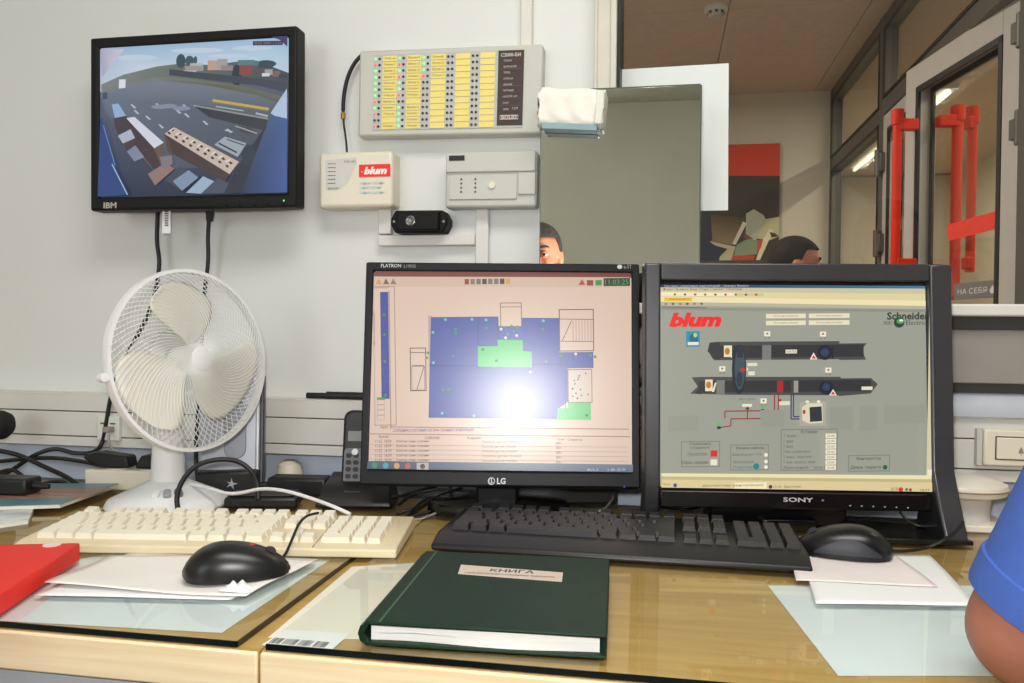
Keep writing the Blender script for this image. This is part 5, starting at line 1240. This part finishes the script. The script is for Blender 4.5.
# ================================================================== PEOPLE
def caps(mb, a, b, ra, rb, n=16):
    a = Vector(a); b = Vector(b); d = (b-a).normalized() if (b-a).length > 1e-6 else Vector((0,0,1)); pts = []; rs = []
    for k in range(5): an = math.pi/2*(k+0.15)/5.15; pts.append(a - d*ra*math.cos(an)); rs.append(ra*math.sin(an))
    pts.append(a); rs.append(ra); pts.append(b); rs.append(rb)
    for k in range(5): an = math.pi/2*(k+1)/5.15; pts.append(b + d*rb*math.sin(an)); rs.append(rb*math.cos(an))
    mb.tube(pts, rs, n)
def ell(mb, c, r, M=None, n=24):
    T_ = Matrix.Translation(c) @ Matrix.Diagonal((r[0], r[1], r[2], 1))
    mb.lathe([(math.sin(math.pi*k/14), -math.cos(math.pi*k/14)) if 0 < k < 14 else (0, -math.cos(math.pi*k/14)) for k in range(15)], n, (M @ T_) if M else T_)
def fuse(name, mb, m, parent, voxel, smooth=4):
    """overlapping volumes -> one continuous skin"""
    o = link('tmp', mb.mesh('tmp', m))
    r = o.modifiers.new('r', 'REMESH'); r.mode = 'VOXEL'; r.voxel_size = voxel; r.use_smooth_shade = True
    if smooth: sm = o.modifiers.new('s', 'SMOOTH'); sm.iterations = smooth; sm.factor = 0.5
    dg = bpy.context.evaluated_depsgraph_get(); dg.update()
    me = bpy.data.meshes.new_from_object(o.evaluated_get(dg)); bpy.data.objects.remove(o); me.name = name
    return link(name, me, parent)
M_eye = mat('eye_white', (176, 164, 154), 0.3); M_iris = mat('eye_dark', (38, 34, 32), 0.15)
def person(label, loc, rz, J, M_skin, M_shirt, M_trs, M_hair, head_turn=0.0, head_tilt=0.0, hairline=0.062, sleeve=0.62, voxel=0.007):
    """J: joints in the seated person's own frame (x right, y forward, z up, origin on the floor under the seat)"""
    t = thing('person', label, 'person', loc, rz)
    V = Vector
    b = MB()
    pel, che, nk, hd = V(J['pelvis']), V(J['chest']), V(J['neck']), V(J['head'])
    # torso
    for k in range(6):
        f = k/5; c = pel.lerp(che, f); ell(b, c, (0.165+0.012*math.sin(f*3), 0.115, 0.10))
    caps(b, V(J['sh_l'])*0.97+nk*0.03, V(J['sh_r'])*0.97+nk*0.03, 0.062, 0.062); caps(b, che, nk, 0.085, 0.060); caps(b, nk, hd+V((0, -0.02, -0.05)), 0.056, 0.054)
    for s_ in 'lr':
        sh, el, wr = V(J['sh_'+s_]), V(J['el_'+s_]), V(J['wr_'+s_]); hp, kn, an = V(J['hip_'+s_]), V(J['kn_'+s_]), V(J['an_'+s_])
        caps(b, sh, el, 0.054, 0.048); caps(b, el, el.lerp(wr, 0.35), 0.048, 0.046); caps(b, el.lerp(wr, 0.3), wr, 0.043, 0.027)
        caps(b, hp, kn, 0.085, 0.058); caps(b, kn, an, 0.056, 0.038); caps(b, an+V((0, -0.03, -0.035)), an+V((0, 0.15, -0.05)), 0.036, 0.030)
        # hand: palm, four fingers, thumb
        d = (wr-el).normalized(); side = d.cross(V((0, 0, 1))).normalized(); dn = side.cross(d).normalized()
        caps(b, wr, wr+d*0.07, 0.026, 0.030)
        for i, L in enumerate((0.066, 0.074, 0.070, 0.054)):
            p0 = wr+d*0.075+side*(0.024-0.016*i); p1 = p0+d*L*0.55-dn*0.006; p2 = p1+d*L*0.40-dn*0.020
            caps(b, p0, p1, 0.0090, 0.0085, 10); caps(b, p1, p2, 0.0085, 0.0075, 10)
        sd_ = 1 if s_ == 'l' else -1
        caps(b, wr+d*0.025+side*0.022*sd_, wr+d*0.062+side*0.048*sd_, 0.012, 0.010, 10); caps(b, wr+d*0.062+side*0.048*sd_, wr+d*0.088+side*0.050*sd_-dn*0.01, 0.010, 0.0085, 10)
    # head
    H_ = Matrix.Translation(hd) @ Matrix.Rotation(head_turn, 4, 'Z') @ Matrix.Rotation(head_tilt, 4, 'X')
    h = MB()
    ell(h, (0, -0.012, 0.030), (0.076, 0.096, 0.086)); ell(h, (0, 0.022, -0.040), (0.060, 0.064, 0.076)); ell(h, (0, 0.064, -0.096), (0.024, 0.020, 0.018))
    caps(h, (0, 0.086, 0.010), (0, 0.103, -0.030), 0.008, 0.0125, 10); caps(h, (-0.036, 0.073, 0.024), (0.036, 0.073, 0.024), 0.012, 0.012, 10); caps(h, (-0.018, 0.080, -0.060), (0.018, 0.080, -0.060), 0.0075, 0.0075, 10)
    for s_ in (-1, 1): ell(h, (s_*0.036, 0.058, -0.028), (0.024, 0.024, 0.024)); ell(h, (s_*0.078, -0.008, -0.006), (0.010, 0.021, 0.032)); ell(h, (s_*0.045, 0.01, -0.075), (0.016, 0.04, 0.024))
    b.add(h.v, h.f, H_)
    fuse('body', b, M_skin, t, voxel, 5)
    for s_ in (-1, 1):
        e = obj('eye', MB().lathe([(0, -0.012)] + [(0.0125*math.sin(math.pi*k/10), -0.0125*math.cos(math.pi*k/10)) for k in range(1, 10)] + [(0, 0.0125)], 16, H_ @ Matrix.Translation((s_*0.031, 0.0735, 0.002)) @ Matrix.Rotation(R(-90), 4, 'X')), M_eye, t, smooth=True)
        obj('iris', MB().lathe([(0.0055, 0.0112), (0.0050, 0.0124), (0, 0.0128)], 14, H_ @ Matrix.Translation((s_*0.031, 0.0735, 0.002)) @ Matrix.Rotation(R(-90), 4, 'X')), M_iris, e)
        Me = H_ @ Matrix.Translation((s_*0.031, 0.0735, 0.002))
        for e0, e1 in ((8, 88), (-88, -22)):
            obj('eyelid', MB().grid(lambda u, v: (0.0138*math.cos(R(e0+(e1-e0)*v))*math.sin(2*math.pi*u), 0.0138*math.cos(R(e0+(e1-e0)*v))*math.cos(2*math.pi*u), 0.0138*math.sin(R(e0+(e1-e0)*v))), 24, 8, Me), M_skin, e, smooth=True)
        eb = MB(); eb.tube([tuple(H_ @ V((s_*(0.014+0.034*i/5), 0.0865-0.010*(i/5)**2, 0.023+0.006*math.sin(math.pi*i/6)))) for i in range(6)], [0.003, 0.0042, 0.0042, 0.004, 0.003, 0.002], 8); obj('eyebrow', eb, M_hair, t, smooth=True)
    # hair: shell over the skull, lower edge depends on the direction
    def hf(u, v):
        a = 2*math.pi*u; fx, fy = math.sin(a), math.cos(a)          # fy > 0 = front
        low = hairline if fy > 0.45 else (hairline + (0.0-hairline)*min(1, (0.45-fy)/0.35))
        if fy < -0.2: low = -0.055*min(1, (-0.2-fy)/0.5)
        ph0 = math.asin(max(-0.95, min(0.95, (low-0.030)/0.090)))
        p = ph0 + (math.pi/2-ph0)*v
        k = 1.0 + 0.02*math.sin(a*9+v*7)*(1-v)
        return (0.0795*fx*math.cos(p)*k, -0.012+0.0995*fy*math.cos(p)*k, 0.030+0.0905*math.sin(p))
    obj('hair', MB().grid(hf, 48, 16, H_), M_hair, t, smooth=True, angle=85, solid=0.004)
    # shirt with short sleeves
    c_ = MB()
    for k in range(6):
        f = k/5; ell(c_, pel.lerp(che, f)+V((0, 0, 0.0 if k else 0.03)), (0.183+0.012*math.sin(f*3), 0.133, 0.105))
    caps(c_, J['sh_l'], J['sh_r'], 0.076, 0.076); caps(c_, che, nk-V((0, 0, 0.03)), 0.098, 0.074)
    for s_ in 'lr':
        sh, el = V(J['sh_'+s_]), V(J['el_'+s_]); d = (el-sh)
        c_.tube([sh-d*0.02, sh+d*0.2, sh+d*sleeve*0.8, sh+d*sleeve], [0.074, 0.070, 0.059, 0.056], 20)
    fuse('shirt', c_, M_shirt, t, voxel, 3)
    for s_ in 'lr':
        sh, el = V(J['sh_'+s_]), V(J['el_'+s_]); d = (el-sh)
        hm = MB(); x = d.normalized(); q = sh + d*(sleeve-0.012); uu = x.cross(V((0, 1, 0))).normalized(); ww = x.cross(uu)
        L = d.length
        obj('sleeve_hem', MB().tube([tuple(sh+d*(sleeve-0.11)), tuple(sh+d*(sleeve-0.105)), tuple(sh+d*(sleeve-0.03)), tuple(sh+d*(sleeve+0.004))], [0.0570, 0.0595, 0.0580, 0.0570], 28), M_shirt, t, smooth=True)
    tr = MB()
    for s_ in 'lr':
        hp, kn, an = V(J['hip_'+s_]), V(J['kn_'+s_]), V(J['an_'+s_]); caps(tr, hp, kn, 0.098, 0.070); caps(tr, kn, kn.lerp(an, 0.92), 0.068, 0.055)
    ell(tr, pel-V((0, 0, 0.03)), (0.182, 0.13, 0.11)); fuse('trousers', tr, M_trs, t, 0.010, 3)
    return t
def seated(dz=0.0, lean=0.0):
    z = lambda h: h+dz
    return dict(pelvis=(0, 0, 0.57), chest=(0, 0.03+lean*0.6, z(0.95)), neck=(0, 0.02+lean, z(1.06)), head=(0, 0.045+lean*1.15, z(1.225)),
                sh_l=(-0.185, 0.02+lean*0.9, z(1.01)), sh_r=(0.185, 0.02+lean*0.9, z(1.01)), el_l=(-0.235, 0.08+lean*0.8, z(0.74)), el_r=(0.235, 0.08+lean*0.8, z(0.74)),
                wr_l=(-0.14, 0.30+lean*0.5, 0.70), wr_r=(0.14, 0.30+lean*0.5, 0.70), hip_l=(-0.10, 0.02, 0.54), hip_r=(0.10, 0.02, 0.54),
                kn_l=(-0.13, 0.44, 0.53), kn_r=(0.13, 0.44, 0.53), an_l=(-0.13, 0.40, 0.09), an_r=(0.13, 0.40, 0.09))
def skin_mat(name, c): return mat(name, c, 0.5, noise=0.06, scale=40, bump=0.08, bscale=300)
# person at the right picture edge, elbow on the desk
ELB = P(1032, 630, 0.65); SHO = P(1217, 350, 0.57)
RX, RY = SHO.x+0.185, 0.47
J = seated()
J['sh_l'] = tuple(SHO-Vector((RX, RY, 0))); J['el_l'] = tuple(ELB-Vector((RX, RY, 0))); J['wr_l'] = (0.52-RX, 0.80-RY, 0.79)
for k_ in ('chest', 'neck', 'head'): J[k_] = (J[k_][0], SHO.y-RY-0.02 if k_ != 'chest' else SHO.y-RY-0.05, J[k_][2]+0.02)
J['sh_r'] = (0.185, SHO.y-RY-0.02, 1.03); J['kn_l'] = (-0.13, 0.40, 0.53)
person('person in blue short-sleeved shirt leaning one elbow on the desk', (RX, RY, 0), 0, J, skin_mat('skin_a', (160, 104, 84)), mat('shirt_blue', (62, 94, 172), 0.8, noise=0.05, scale=60, bump=0.25, bscale=700), mat('trousers_dark', (40, 44, 56), 0.8), mat('hair_dark', (40, 32, 28), 0.6), voxel=0.006, sleeve=0.93)
# man in the office, head turned to the right
hc = P(797, 266, 3.3)
J = seated(); HX = Vector(J['head'])
rz = R(-92)
off = Matrix.Rotation(rz, 3, 'Z') @ HX
person('man with short dark hair seated in the office behind the monitor', (hc.x-off.x, hc.y-off.y, hc.z-off.z), rz, J, skin_mat('skin_b', (178, 112, 84)), mat('shirt_navy', (44, 48, 60), 0.8), mat('trousers_dark', (40, 44, 56), 0.8), mat('hair_black', (22, 17, 15), 0.75, noise=0.3, scale=90, bump=0.8, bscale=260, spec=0.2))
# man behind the camera whose reflection shows at the mirror's edge
hc = P(538.5, 257, 2.85); hc.y = 2*MY - hc.y
J = seated(); HX = Vector(J['head'])
person('man with short greying hair seen only in the mirror\'s corner', (hc.x-HX.x, hc.y-HX.y, hc.z-HX.z), 0, J, skin_mat('skin_c', (190, 126, 98)), mat('shirt_grey', (96, 100, 110), 0.8), mat('trousers_dark', (40, 44, 56), 0.8), mat('hair_grey', (62, 59, 58), 0.75, noise=0.4, scale=90, bump=0.8, bscale=260, spec=0.2))
